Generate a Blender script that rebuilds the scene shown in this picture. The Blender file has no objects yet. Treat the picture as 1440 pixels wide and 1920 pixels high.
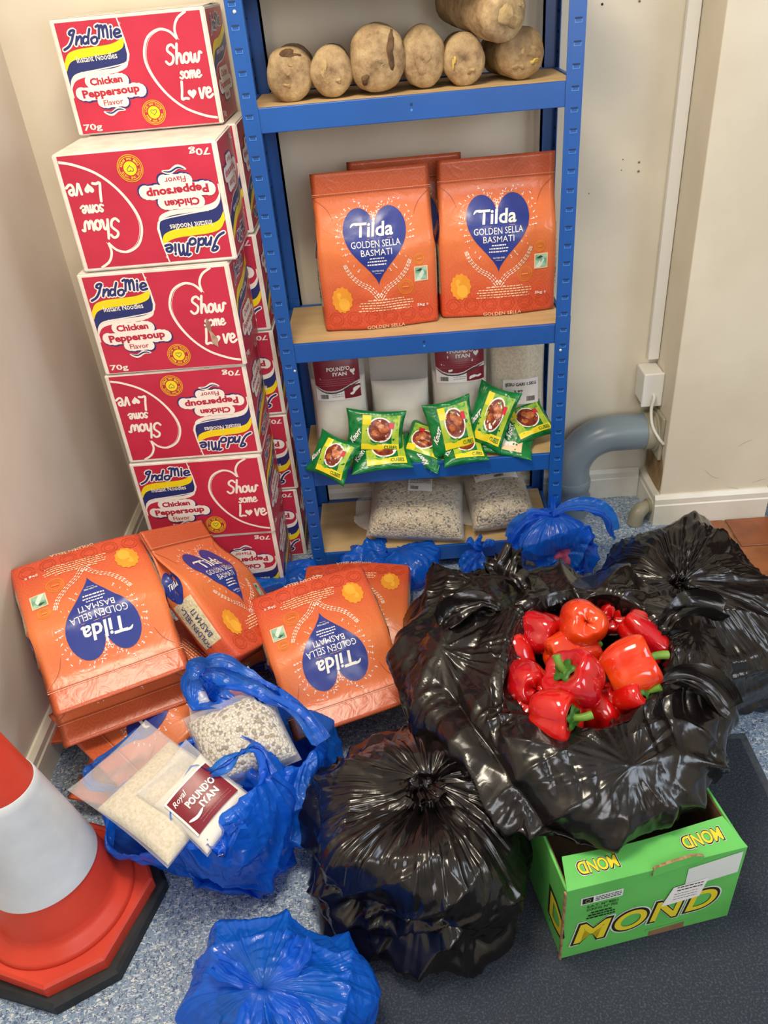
import bpy, bmesh, math, random
import numpy as np
from mathutils import Vector, Matrix
from mathutils.geometry import tessellate_polygon

# ------------------------------------------------------------------ camera
SC = bpy.context.scene
COL = SC.collection
cam_d = bpy.data.cameras.new('camera')
cam_d.sensor_fit = 'VERTICAL'; cam_d.sensor_height = 36.0
cam_d.lens = 1500.0 / 1920.0 * 36.0
cam_d.clip_start = 0.02
cam = bpy.data.objects.new('camera', cam_d); COL.objects.link(cam)
CAM_LOC = (0.3126, -1.9543, 1.5502); CAM_ROT = (0.9742, 0.0787, -0.0112)
cam.location = CAM_LOC; cam.rotation_euler = CAM_ROT
SC.camera = cam

# ------------------------------------------------------------------ light and exposure
SC.view_settings.view_transform = 'Standard'
SC.view_settings.look = 'None'
SC.view_settings.gamma = 1.0
SC.view_settings.use_curve_mapping = False
SC.view_settings.exposure = 0.5
world = bpy.data.worlds.new('world'); SC.world = world; world.use_nodes = True
world.node_tree.nodes['Background'].inputs[0].default_value = (0.75, 0.82, 1.0, 1)
world.node_tree.nodes['Background'].inputs[1].default_value = 0.35

def area_light(name, loc, target, sx, sy, power, color):
    d = bpy.data.lights.new(name, 'AREA'); d.shape = 'RECTANGLE'; d.size = sx; d.size_y = sy
    d.energy = power; d.color = color
    o = bpy.data.objects.new(name, d); COL.objects.link(o); o.location = loc
    o.rotation_euler = (Vector(target) - Vector(loc)).to_track_quat('-Z', 'Y').to_euler()
    return o
area_light('ceiling_panel_light', (0.05, -0.95, 2.43), (0.05, -0.95, 0), 0.55, 0.55, 25, (1.0, 0.88, 0.70))
area_light('window_daylight', (2.46, -1.75, 1.5), (0.6, -0.9, 0.3), 1.0, 1.2, 21, (0.74, 0.85, 1.0))
area_light('rear_fill_light', (0.9, -3.25, 1.6), (0.4, 0.0, 0.6), 1.3, 1.1, 24, (0.95, 0.95, 1.0))  # added fill behind the camera, softens contrast; no window built there

# ------------------------------------------------------------------ numeric helpers
def hash3(i, j, k, s):
    n = (i * 374761393 + j * 668265263 + k * 2147483647 + s * 1274126177) & 0x7fffffff
    n = ((n ^ (n >> 13)) * 1274126177) & 0x7fffffff
    n = n ^ (n >> 16)
    return (n & 0xffff) / 65535.0
def vnoise(p, s=0):
    """smooth value noise, p (...,3), result -1..1"""
    p = np.asarray(p, float); i = np.floor(p).astype(np.int64); f = p - i
    f = f * f * (3 - 2 * f); r = 0
    for a in (0, 1):
        for b in (0, 1):
            for c in (0, 1):
                w = (f[..., 0] if a else 1 - f[..., 0]) * (f[..., 1] if b else 1 - f[..., 1]) * (f[..., 2] if c else 1 - f[..., 2])
                r = r + w * hash3(i[..., 0] + a, i[..., 1] + b, i[..., 2] + c, s)
    return r * 2 - 1
def fbm(p, s=0, o=3):
    r = 0; a = 1.0
    for k in range(o): r = r + a * vnoise(np.asarray(p) * 2 ** k, s + k * 17); a *= .5
    return r
def tri(x):
    return np.abs(2 * (x - np.floor(x + .5)))
def sstep(a, b, x):
    t = np.clip((x - a) / (b - a), 0, 1); return t * t * (3 - 2 * t)
def creases(p, s, n=9, f0=8.0, f1=30.0):
    """sum of folded waves in random directions: straight creases like crumpled film"""
    rg = np.random.RandomState(s); r = 0
    for k in range(n):
        d = rg.normal(size=3); d /= np.linalg.norm(d)
        f = f0 * (f1 / f0) ** (k / max(n - 1, 1))
        m = sstep(-.25, .55, vnoise(p * f * .35 + k * 7.3, s + k))
        w = vnoise(p * f * .3 + 31.7, s + 50 + k) * .55
        r = r + m * (tri(p @ d * f + rg.rand() + w) - .5) / f
    return r

def catmull(P, n, closed=False):
    P = np.asarray(P, float); m = len(P)
    ts = np.linspace(0, m if closed else m - 1, n, endpoint=not closed)
    i = np.floor(ts).astype(int)
    if not closed: i = np.minimum(i, m - 2)
    t = (ts - i)[:, None] if P.ndim == 2 else (ts - i)[:, None, None]
    if closed:
        a, b, c, d = P[(i - 1) % m], P[i % m], P[(i + 1) % m], P[(i + 2) % m]
    else:
        a, b, c, d = P[np.maximum(i - 1, 0)], P[i], P[i + 1], P[np.minimum(i + 2, m - 1)]
    return .5 * (2 * b + (c - a) * t + (2 * a - 5 * b + 4 * c - d) * t ** 2 + (3 * b - a - 3 * c + d) * t ** 3)

def vnormals(V, F):
    V = np.asarray(V, float); N = np.zeros_like(V)
    F = np.asarray(F)
    a = V[F[:, 0]]; b = V[F[:, 1]]; c = V[F[:, 2]]; d = V[F[:, -1]]
    n = np.cross(c - a, d - b) if F.shape[1] == 4 else np.cross(b - a, c - a)
    for k in range(F.shape[1]): np.add.at(N, F[:, k], n)
    return N / np.maximum(np.linalg.norm(N, axis=1, keepdims=True), 1e-12)

# pixel of the photograph -> direction (camera of this scene)
def _R(rx, ry, rz):
    c, s = math.cos, math.sin
    return (np.array([[c(rz), -s(rz), 0], [s(rz), c(rz), 0], [0, 0, 1]]) @
            np.array([[c(ry), 0, s(ry)], [0, 1, 0], [-s(ry), 0, c(ry)]]) @
            np.array([[1, 0, 0], [0, c(rx), -s(rx)], [0, s(rx), c(rx)]]))
_M = _R(*CAM_ROT); _C = np.array(CAM_LOC)
def onz(u, v, z):
    d = _M @ np.array([(u - 720) / 1500., (960 - v) / 1500., -1.]); return _C + d * (z - _C[2]) / d[2]
def ony(u, v, y):
    d = _M @ np.array([(u - 720) / 1500., (960 - v) / 1500., -1.]); return _C + d * (y - _C[1]) / d[1]

# ------------------------------------------------------------------ materials
MATS = {}
def lin(c):
    return tuple(((x / 12.92) if x <= .04045 else ((x + .055) / 1.055) ** 2.4) for x in c)
def hexc(h):
    return lin(tuple(int(h[i:i + 2], 16) / 255. for i in (0, 2, 4)))
def mat(name, col, rough=.5, metal=0., spec=.5, var=None, var_scale=8., var_fac=(.4, .65), bump=0., bump_scale=60., coat=0., stretch=None, detail=5.):
    """principled material; var = second colour mixed in by noise"""
    if name in MATS: return MATS[name]
    m = bpy.data.materials.new(name); m.use_nodes = True; nt = m.node_tree; b = nt.nodes['Principled BSDF']
    col = hexc(col) if isinstance(col, str) else col
    b.inputs['Base Color'].default_value = (*col, 1); b.inputs['Roughness'].default_value = rough
    b.inputs['Metallic'].default_value = metal; b.inputs['Specular IOR Level'].default_value = spec
    b.inputs['Coat Weight'].default_value = coat; b.inputs['Coat Roughness'].default_value = .12
    tc = nt.nodes.new('ShaderNodeTexCoord'); src = tc.outputs['Object']
    if stretch:
        mp = nt.nodes.new('ShaderNodeMapping'); mp.inputs['Scale'].default_value = stretch
        nt.links.new(src, mp.inputs[0]); src = mp.outputs[0]
    if var:
        var = hexc(var) if isinstance(var, str) else var
        n = nt.nodes.new('ShaderNodeTexNoise'); n.inputs['Scale'].default_value = var_scale; n.inputs['Detail'].default_value = detail
        r = nt.nodes.new('ShaderNodeMapRange'); r.inputs[1].default_value = var_fac[0]; r.inputs[2].default_value = var_fac[1]
        x = nt.nodes.new('ShaderNodeMix'); x.data_type = 'RGBA'
        x.inputs[6].default_value = (*col, 1); x.inputs[7].default_value = (*var, 1)
        nt.links.new(src, n.inputs['Vector']); nt.links.new(n.outputs[0], r.inputs[0]); nt.links.new(r.outputs[0], x.inputs[0])
        nt.links.new(x.outputs[2], b.inputs['Base Color'])
    if bump:
        n = nt.nodes.new('ShaderNodeTexNoise'); n.inputs['Scale'].default_value = bump_scale; n.inputs['Detail'].default_value = 4
        bp = nt.nodes.new('ShaderNodeBump'); bp.inputs['Strength'].default_value = bump; bp.inputs['Distance'].default_value = .004
        nt.links.new(src, n.inputs['Vector']); nt.links.new(n.outputs[0], bp.inputs['Height']); nt.links.new(bp.outputs[0], b.inputs['Normal'])
    MATS[name] = m; return m

def crinkle_bump(nt, strength, dist=.003):
    """fine film crinkle from stretched ridged noise over object space + pleat UVs"""
    tc = nt.nodes.new('ShaderNodeTexCoord')
    v = nt.nodes.new('ShaderNodeTexVoronoi'); v.feature = 'DISTANCE_TO_EDGE'; v.inputs['Scale'].default_value = 26
    n0 = nt.nodes.new('ShaderNodeTexNoise'); n0.inputs['Scale'].default_value = 9; n0.inputs['Detail'].default_value = 3
    ad = nt.nodes.new('ShaderNodeVectorMath'); ad.operation = 'MULTIPLY_ADD'; ad.inputs[1].default_value = (.12, .12, .12)
    nt.links.new(tc.outputs['Object'], n0.inputs['Vector']); nt.links.new(n0.outputs['Color'], ad.inputs[0]); nt.links.new(tc.outputs['Object'], ad.inputs[2])
    nt.links.new(ad.outputs[0], v.inputs['Vector'])
    mp = nt.nodes.new('ShaderNodeMapping'); mp.inputs['Scale'].default_value = (90, 2.2, 1)
    nt.links.new(tc.outputs['UV'], mp.inputs[0])
    n = nt.nodes.new('ShaderNodeTexNoise'); n.inputs['Scale'].default_value = 1.0; n.inputs['Detail'].default_value = 4; n.inputs['Distortion'].default_value = .6
    nt.links.new(mp.outputs[0], n.inputs['Vector'])
    m = nt.nodes.new('ShaderNodeMath'); m.operation = 'MULTIPLY_ADD'; m.inputs[1].default_value = 1.3
    nt.links.new(v.outputs[0], m.inputs[0]); nt.links.new(n.outputs[0], m.inputs[2])
    bp = nt.nodes.new('ShaderNodeBump'); bp.inputs['Strength'].default_value = strength; bp.inputs['Distance'].default_value = dist
    nt.links.new(m.outputs[0], bp.inputs['Height'])
    return bp.outputs[0]

def film(name, col, trans_col, a_trans, a_translu, rough=.22, bump=.5, spec=.5, dist=.003):
    """thin plastic film: glossy coloured sheet, partly see-through"""
    if name in MATS: return MATS[name]
    m = bpy.data.materials.new(name); m.use_nodes = True; nt = m.node_tree
    b = nt.nodes['Principled BSDF']; out = nt.nodes['Material Output']
    b.inputs['Base Color'].default_value = (*col, 1); b.inputs['Roughness'].default_value = rough; b.inputs['Specular IOR Level'].default_value = spec
    nrm = crinkle_bump(nt, bump, dist) if bump else None
    if nrm: nt.links.new(nrm, b.inputs['Normal'])
    cur = b.outputs[0]
    if a_translu:
        t = nt.nodes.new('ShaderNodeBsdfTranslucent'); t.inputs[0].default_value = (*trans_col, 1)
        x = nt.nodes.new('ShaderNodeMixShader'); x.inputs[0].default_value = a_translu
        nt.links.new(cur, x.inputs[1]); nt.links.new(t.outputs[0], x.inputs[2]); cur = x.outputs[0]
    if a_trans:
        t = nt.nodes.new('ShaderNodeBsdfTransparent'); t.inputs[0].default_value = (*trans_col, 1)
        x = nt.nodes.new('ShaderNodeMixShader'); x.inputs[0].default_value = a_trans
        nt.links.new(cur, x.inputs[1]); nt.links.new(t.outputs[0], x.inputs[2]); cur = x.outputs[0]
    nt.links.new(cur, out.inputs[0]); MATS[name] = m; return m

def clear_film(name, haze=.12, rough=.1, tint=(1, 1, 1)):
    if name in MATS: return MATS[name]
    m = bpy.data.materials.new(name); m.use_nodes = True; nt = m.node_tree
    b = nt.nodes['Principled BSDF']; out = nt.nodes['Material Output']
    b.inputs['Base Color'].default_value = (.85, .86, .88, 1); b.inputs['Roughness'].default_value = rough
    nt.links.new(crinkle_bump(nt, .35, .003), b.inputs['Normal'])
    t = nt.nodes.new('ShaderNodeBsdfTransparent'); t.inputs[0].default_value = (*tint, 1)
    lw = nt.nodes.new('ShaderNodeLayerWeight'); lw.inputs[0].default_value = .35
    r = nt.nodes.new('ShaderNodeMapRange'); r.inputs[3].default_value = haze; r.inputs[4].default_value = min(1, haze + .4)
    x = nt.nodes.new('ShaderNodeMixShader')
    nt.links.new(lw.outputs['Facing'], r.inputs[0]); nt.links.new(r.outputs[0], x.inputs[0])
    nt.links.new(t.outputs[0], x.inputs[1]); nt.links.new(b.outputs[0], x.inputs[2]); nt.links.new(x.outputs[0], out.inputs[0])
    MATS[name] = m; return m

# ------------------------------------------------------------------ object helpers
def thing(name, label, cat, loc=(0, 0, 0), rot=None, group=None):
    o = bpy.data.objects.new(name, None); COL.objects.link(o); o.location = loc; o.empty_display_size = .05
    if rot: o.rotation_euler = rot
    o['label'] = label; o['category'] = cat
    if group: o['group'] = group
    return o
def tag(o, label, cat, group=None):
    o['label'] = label; o['category'] = cat
    if group: o['group'] = group
    return o
def obj(name, V, F, mats, parent=None, smooth=True, midx=None, uv=None, kind=None, sharp=None):
    me = bpy.data.meshes.new(name)
    me.from_pydata([tuple(map(float, v)) for v in V], [], [tuple(map(int, f)) for f in F])
    for m in (mats if isinstance(mats, (list, tuple)) else [mats]): me.materials.append(m)
    if midx is not None: me.polygons.foreach_set('material_index', np.asarray(midx, np.int32))
    if smooth: me.polygons.foreach_set('use_smooth', np.ones(len(me.polygons), bool))
    if uv is not None:
        l = me.uv_layers.new(name='UVMap'); vi = np.zeros(len(me.loops), np.int32); me.loops.foreach_get('vertex_index', vi)
        l.data.foreach_set('uv', np.asarray(uv, np.float32)[vi].ravel())
    if sharp is not None: me.set_sharp_from_angle(angle=math.radians(sharp))
    me.update()
    o = bpy.data.objects.new(name, me); COL.objects.link(o)
    if parent: o.parent = parent
    if kind: o['kind'] = kind
    return o
def link_copy(o, parent=None, **kw):
    c = o.copy(); COL.objects.link(c); c.parent = parent
    return c
def boxVF(x0, x1, y0, y1, z0, z1):
    V = [(x0, y0, z0), (x1, y0, z0), (x1, y1, z0), (x0, y1, z0), (x0, y0, z1), (x1, y0, z1), (x1, y1, z1), (x0, y1, z1)]
    F = [(0, 3, 2, 1), (4, 5, 6, 7), (0, 1, 5, 4), (1, 2, 6, 5), (2, 3, 7, 6), (3, 0, 4, 7)]
    return V, F
def joinVF(parts):
    V = []; F = []
    for v, f in parts:
        b = len(V); V += [tuple(x) for x in v]; F += [tuple(i + b for i in q) for q in f]
    return V, F
def box(name, x0, x1, y0, y1, z0, z1, m, parent=None, bev=0., seg=2, kind=None):
    V, F = boxVF(x0, x1, y0, y1, z0, z1)
    if bev:
        bm = bmesh.new(); vs = [bm.verts.new(v) for v in V]
        for f in F: bm.faces.new([vs[i] for i in f])
        bmesh.ops.bevel(bm, geom=bm.edges[:], offset=bev, segments=seg, affect='EDGES', profile=.5)
        me = bpy.data.meshes.new(name); bm.to_mesh(me); bm.free(); me.materials.append(m)
        o = bpy.data.objects.new(name, me); COL.objects.link(o)
        if parent: o.parent = parent
        if kind: o['kind'] = kind
        return o
    return obj(name, V, F, m, parent, smooth=False, kind=kind)
def gridF(nu, nv, closed_u=False, closed_v=False):
    """faces for verts indexed [v][u]"""
    F = []
    for j in range(nv if closed_v else nv - 1):
        for i in range(nu if closed_u else nu - 1):
            a = j * nu + i; b = j * nu + (i + 1) % nu; c = ((j + 1) % nv) * nu + (i + 1) % nu; d = ((j + 1) % nv) * nu + i
            F.append((a, b, c, d))
    return F
def tubeVF(path, rad, n=10, flat=1.0, cap=True, twist=0.):
    P = np.asarray(path, float); m = len(P); rad = np.broadcast_to(np.asarray(rad, float), (m,))
    T = np.gradient(P, axis=0); T /= np.linalg.norm(T, axis=1, keepdims=True)
    up = np.array([0, 0, 1.]) if abs(T[0][2]) < .9 else np.array([1., 0, 0])
    x = np.cross(T[0], up); x /= np.linalg.norm(x); V = []
    for i in range(m):
        x = x - T[i] * (x @ T[i]); x /= np.linalg.norm(x); y = np.cross(T[i], x)
        for k in range(n):
            a = 2 * math.pi * k / n + twist * i / m
            V.append(P[i] + rad[i] * (math.cos(a) * x + flat * math.sin(a) * y))
    F = gridF(n, m, closed_u=True)
    if cap:
        F.append(tuple(range(n - 1, -1, -1))); F.append(tuple((m - 1) * n + k for k in range(n)))
    return V, F
def latheVF(prof, n=48, cx=0., cy=0.):
    V = []; 
    for r, z in prof:
        for k in range(n):
            a = 2 * math.pi * k / n; V.append((cx + r * math.cos(a), cy + r * math.sin(a), z))
    return V, gridF(n, len(prof), closed_u=True)

# ------------------------------------------------------------------ printing: flat artwork laid on a surface as thin geometry
_TX = {}
def text_tris(s, bold=0., shear=0., res=2):
    k = (s, bold, shear, res)
    if k in _TX: return _TX[k]
    c = bpy.data.curves.new('txt', 'FONT'); c.body = s; c.offset = bold; c.shear = shear; c.resolution_u = res; c.fill_mode = 'FRONT'
    o = bpy.data.objects.new('txt', c); me = o.to_mesh()
    V = np.array([v.co[:2] for v in me.vertices]).reshape(-1, 2); me.calc_loop_triangles()
    F = [tuple(t.vertices) for t in me.loop_triangles]
    o.to_mesh_clear(); bpy.data.objects.remove(o); bpy.data.curves.remove(c)
    # make every triangle face the viewer
    G = []
    for a, b, d in F:
        A = V[b] - V[a]; B = V[d] - V[a]
        G.append((a, b, d) if A[0] * B[1] - A[1] * B[0] > 0 else (a, d, b))
    _TX[k] = (V, G); return _TX[k]
GL = {
 'S': (.72, [[(.64, .84), (.46, 1.0), (.2, .93), (.13, .72), (.34, .55), (.52, .38), (.46, .1), (.2, -.02), (-.02, .14)]]),
 'h': (.55, [[(.02, 0), (.06, .5), (.12, 1.02)], [(.05, .22), (.2, .5), (.34, .42), (.36, .14), (.44, 0), (.56, .14)]]),
 'o': (.5, [[(.22, .5), (.05, .4), (.03, .14), (.2, 0), (.37, .14), (.37, .4), (.22, .5), (.36, .36), (.54, .4)]]),
 'w': (.78, [[(.02, .5), (.06, .12), (.16, 0), (.28, .16), (.33, .46), (.36, .12), (.47, 0), (.6, .16), (.65, .5), (.8, .46)]]),
 's': (.4, [[(.32, .42), (.17, .5), (.07, .38), (.22, .26), (.3, .1), (.17, 0), (0, .08)]]),
 'm': (.62, [[(.0, 0), (.04, .5)], [(.03, .25), (.15, .5), (.23, .42), (.24, 0)], [(.24, .25), (.36, .5), (.45, .42), (.46, .1), (.54, 0), (.64, .12)]]),
 'e': (.43, [[(.05, .24), (.3, .3), (.28, .46), (.14, .5), (.03, .28), (.1, .04), (.26, 0), (.45, .14)]]),
 'L': (.58, [[(.12, 1.02), (.1, .5), (.06, .02), (.3, .06), (.52, .02)]]),
 'v': (.42, [[(.02, .5), (.12, .05), (.18, 0), (.32, .5), (.42, .46)]]),
 'I': (.42, [[(-.25, -.3), (.02, -.08), (.18, .3), (.26, .7), (.33, 1.0), (.12, .98), (.03, .78), (.16, .7)]]),
 'n': (.36, [[(0, 0), (.05, .55)], [(.04, .25), (.2, .54), (.3, .45), (.3, 0)]]),
 'd': (.46, [[(.3, .45), (.12, .5), (.03, .25), (.12, 0), (.3, .12)], [(.4, 1.0), (.33, .5), (.33, 0)]]),
 'O': (.44, [[(.2, .42), (.04, .3), (.08, .02), (.25, -.04), (.37, .14), (.32, .38), (.2, .42)]]),
 'M': (.62, [[(-.04, .86), (.12, .95), (.1, .5), (.06, .02)], [(.12, .7), (.26, .95), (.3, .5), (.3, .1)], [(.31, .6), (.46, .92), (.52, .5), (.52, .02)]]),
 'i': (.22, [[(.08, 0), (.1, .55)], [(.1, .74), (.11, .8)]]),
 'E': (.42, [[(.05, .24), (.32, .3), (.3, .5), (.14, .54), (.02, .28), (.12, .0), (.38, .06)]]),
}
class Print:
    def __init__(s): s.V = []; s.L = []; s.F = []; s.I = []; s.mats = []; s.n = 0; s.sub = 0
    def _add(s, P, F, m, layer):
        b = len(s.V)
        if m not in s.mats: s.mats.append(m)
        k = s.mats.index(m)
        s.n += 1; layer = np.asarray(layer, float) + (s.n % 40) * .018
        s.V += [(float(p[0]), float(p[1])) for p in P]; s.L += list(np.broadcast_to(layer, (len(P),)))
        s.F += [tuple(i + b for i in f) for f in F]; s.I += [k] * len(F)
    def poly(s, P, m, layer=1):
        P = [tuple(p) for p in P]; t = tessellate_polygon([[Vector((p[0], p[1], 0)) for p in P]]); F = []
        for a, b, c in t:
            ar = (P[b][0] - P[a][0]) * (P[c][1] - P[a][1]) - (P[b][1] - P[a][1]) * (P[c][0] - P[a][0])
            F.append((a, b, c) if ar > 0 else (a, c, b))
        s._add(P, F, m, layer)
    def rect(s, x0, x1, y0, y1, m, layer=1, nx=1, ny=1):
        X = np.linspace(x0, x1, nx + 1); Y = np.linspace(y0, y1, ny + 1)
        s._add([(x, y) for y in Y for x in X], gridF(nx + 1, ny + 1), m, layer)
    def star(s, outline, c, m, layer=1, rings=5):
        """star-shaped filled outline as rings, so that it can bend with the surface"""
        O = np.asarray(outline, float); c = np.asarray(c, float); n = len(O)
        ar = np.sum(O[:, 0] * np.roll(O[:, 1], -1) - np.roll(O[:, 0], -1) * O[:, 1])
        if ar < 0: O = O[::-1]
        P = [c]; F = []
        for r in range(1, rings + 1): P += list(c + (O - c) * r / rings)
        for i in range(n): F.append((0, 1 + i, 1 + (i + 1) % n))
        for r in range(rings - 1):
            a = 1 + r * n; b = a + n
            for i in range(n): F.append((a + i, b + i, b + (i + 1) % n, a + (i + 1) % n))
        s._add(P, F, m, layer)
    def disc(s, cx, cy, r, m, layer=1, n=28, rings=2, ry=None):
        a = np.linspace(0, 2 * math.pi, n, endpoint=False)
        s.star(np.c_[cx + r * np.cos(a), cy + (ry or r) * np.sin(a)], (cx, cy), m, layer, rings)
    def ring(s, cx, cy, r, w, m, layer=1, n=32):
        a = np.linspace(0, 2 * math.pi, n + 1); s.stroke(np.c_[cx + r * np.cos(a), cy + r * np.sin(a)], w, m, layer)
    def stroke(s, P, w, m, layer=1, smooth=0, taper=False):
        P = np.asarray(P, float)
        if smooth: P = catmull(P, smooth)
        T = np.gradient(P, axis=0); T /= np.maximum(np.linalg.norm(T, axis=1, keepdims=True), 1e-9)
        N = np.c_[-T[:, 1], T[:, 0]]; k = len(P)
        ww = np.full(k, w / 2.)
        if taper: ww = ww * (1 - np.abs(np.linspace(-1, 1, k)) ** 3 * .8)
        Q = np.concatenate([P - N * ww[:, None], P + N * ww[:, None]])
        ly = layer + np.linspace(0, .4, k)
        s._add(Q, [(i, i + 1, k + i + 1, k + i) for i in range(k - 1)], m, np.r_[ly, ly])
    def text(s, t, x, y, w, h, m, layer=2, bold=0., shear=0., rot=0., res=2):
        """text fitted in a box centred on (x,y)"""
        V, F = text_tris(t, bold, shear, res)
        if len(V) == 0: return
        a = V.min(0); b = V.max(0); P = (V - (a + b) / 2) / (b - a) * np.array([w, h])
        c, d = math.cos(rot), math.sin(rot)
        P = np.c_[P[:, 0] * c - P[:, 1] * d + x, P[:, 0] * d + P[:, 1] * c + y]
        if s.sub:
            P = [tuple(q) for q in P]; F = list(F)
            for it in range(4):
                G = []; mid = {}
                def md(a, b):
                    k = (min(a, b), max(a, b))
                    if k not in mid: mid[k] = len(P); P.append(((P[a][0] + P[b][0]) / 2, (P[a][1] + P[b][1]) / 2))
                    return mid[k]
                for a, b, c_ in F:
                    L = [math.dist(P[a], P[b]), math.dist(P[b], P[c_]), math.dist(P[c_], P[a])]; k = L.index(max(L))
                    if L[k] < s.sub: G.append((a, b, c_)); continue
                    q = [(a, b, c_), (b, c_, a), (c_, a, b)][k]; m_ = md(q[0], q[1]); G += [(q[0], m_, q[2]), (m_, q[1], q[2])]
                F = G
        s._add(P, F, m, layer)
    def script(s, t, x, y, w, h, pen, m, layer=2, slant=.12, rot=0.):
        """handwritten lettering, lower-left corner at (x,y), drawn with pen strokes"""
        tot = sum(GL[c][0] for c in t); px = 0; sx = w / tot
        c, d = math.cos(rot), math.sin(rot)
        for ch in t:
            for st in GL[ch][1]:
                Q = np.array([((px + p[0]) * sx + p[1] * h * slant, p[1] * h) for p in st])
                Q = np.c_[Q[:, 0] * c - Q[:, 1] * d + x, Q[:, 0] * d + Q[:, 1] * c + y]
                s.stroke(Q, pen, m, layer, smooth=max(4, 3 * len(st)))
                for e in (Q[0], Q[-1]): s.disc(e[0], e[1], pen * .5, m, layer, n=8, rings=1)
            px += GL[ch][0]
    def build(s, name, fn, parent, base=.0004, step=.00035):
        V = np.array(s.V); P = fn(V[:, 0], V[:, 1], base + step * np.array(s.L))
        return obj(name, P, s.F, s.mats, parent, smooth=True, midx=s.I)

def heart_pts(cx, cy, w, h, n=56, lean=0.):
    """heart outline; (cx,cy) middle of its box, point down"""
    t = np.linspace(0, 2 * math.pi, n, endpoint=False)
    x = 16 * np.sin(t) ** 3; y = 13 * np.cos(t) - 5 * np.cos(2 * t) - 2 * np.cos(3 * t) - np.cos(4 * t)
    y = (y - y.min()) / (y.max() - y.min()) - .5; x = x / 32
    return np.c_[cx + x * w + lean * y, cy + y * h]
def frame(origin, up, normal):
    """matrix of a bag: local z along up, local -y along normal"""
    z = Vector(up).normalized(); n = Vector(normal); n = (n - z * n.dot(z)).normalized(); x = z.cross(-n) * -1
    y = -n; x = y.cross(z)
    m = Matrix((x, y, z)).transposed().to_4x4(); m.translation = Vector(origin); return m
M_ink = mat('label_ink', '33302E', .6)
def barcode(p, x, y, w, h, layer=3):
    rg = random.Random(3); q = x
    while q < x + w:
        b = rg.uniform(.0004, .0012); p.rect(q, q + b, y, y + h, M_ink, layer); q += b + rg.uniform(.0004, .001)
def fine_lines(p, x0, x1, y, n, dy, m, layer=3, hh=.0012, seed=1):
    rg = random.Random(seed)
    for k in range(n):
        x = x0
        while x < x1 - .002:
            w_ = rg.uniform(.003, .009); p.rect(x, min(x + w_, x1), y - k * dy, y - k * dy + hh, m, layer); x += w_ + .0015
# ================================================================== the room
M_wall = mat('wall_paint', 'E2DAC6', .55, var='D6CDB8', var_scale=3., bump=.06, bump_scale=25)
M_wall_l = mat('wall_paint_daylit', 'DDD6CB', .5, var='D0C7BA', var_scale=2.5, bump=.08, bump_scale=18)  # same cream wall, with the cool daylight tone put into its colour
M_skirt = mat('skirting_gloss', 'E9E6DA', .3, var='DAD5C4', var_scale=6.)
M_ceil = mat('ceiling_paint', 'F0EEE8', .8)
M_white_pl = mat('white_plastic', 'E6E6E0', .35)
M_pipe = mat('grey_pipe', '7E8C95', .28, var='74828B', var_scale=5.)
M_pipe_b = mat('pale_pipe', 'A9A58F', .4, var='8F8A76', var_scale=9.)
M_brown = mat('bare_plaster', '8A6B47', .9, var='B89A6A', var_scale=14., bump=.8, bump_scale=50)
M_door = mat('dark_door_wood', '4A3526', .5, var='2F2018', var_scale=6., stretch=(1, 1, .1))

def vinyl():
    m = bpy.data.materials.new('speckled_vinyl'); m.use_nodes = True; nt = m.node_tree; b = nt.nodes['Principled BSDF']
    tc = nt.nodes.new('ShaderNodeTexCoord'); b.inputs['Roughness'].default_value = .42
    def flakes(scale, stretch, seed):
        mp = nt.nodes.new('ShaderNodeMapping'); mp.inputs['Scale'].default_value = stretch; mp.inputs['Rotation'].default_value = (0, 0, seed); mp.inputs['Location'].default_value = (seed * 3, seed, 0)
        n = nt.nodes.new('ShaderNodeTexNoise'); n.inputs['Scale'].default_value = scale; n.inputs['Detail'].default_value = 2; n.inputs['Distortion'].default_value = 1.2
        nt.links.new(tc.outputs['Object'], mp.inputs[0]); nt.links.new(mp.outputs[0], n.inputs['Vector']); return n.outputs[0]
    cur = None
    base = (*hexc('7F95B0'), 1)
    prev = None
    for scale, st, seed, col, lo, hi in ((170, (1, .5, 1), .4, '4E6384', .55, .6), (190, (.5, 1, 1), 1.9, 'C3CFD8', .56, .61), (210, (1, .6, 1), 2.8, '2F4263', .62, .66), (230, (.6, 1, 1), 4.1, 'E3E2D6', .62, .66), (150, (1, .6, 1), 5.2, 'A0A79F', .62, .68)):
        r = nt.nodes.new('ShaderNodeMapRange'); r.inputs[1].default_value = lo; r.inputs[2].default_value = hi
        nt.links.new(flakes(scale, st, seed), r.inputs[0])
        x = nt.nodes.new('ShaderNodeMix'); x.data_type = 'RGBA'; x.inputs[7].default_value = (*hexc(col), 1)
        if prev is None: x.inputs[6].default_value = base
        else: nt.links.new(prev, x.inputs[6])
        nt.links.new(r.outputs[0], x.inputs[0]); prev = x.outputs[2]
    nt.links.new(prev, b.inputs['Base Color']); return m
M_vinyl = vinyl()
XL, XR, YB, YF, ZC = -.62, 2.5, .346, -3.3, 2.46
JX0, JX1, JY = 1.100, 1.438, .165
def struct(o): o['kind'] = 'structure'; return o
struct(box('floor', XL - .1, XR + .1, YF - .1, YB + .3, -.06, 0, M_vinyl))
struct(box('wall_back', XL - .1, JX1, YB, YB + .1, 0, ZC, M_wall))
struct(box('wall_left', XL - .1, XL, YF, YB, 0, ZC, M_wall_l))
jut = struct(box('wall_right', JX0, JX1, JY, YB - .001, 0, ZC, M_wall, bev=.004))
struct(box('wall_far_right', XR, XR + .1, YF, YB, 0, ZC, M_wall))
struct(box('wall_rear', XL - .1, XR + .1, YF - .1, YF, 0, ZC, M_wall))
struct(box('ceiling', XL - .1, XR + .1, YF - .1, YB + .3, ZC, ZC + .06, M_ceil))
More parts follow.
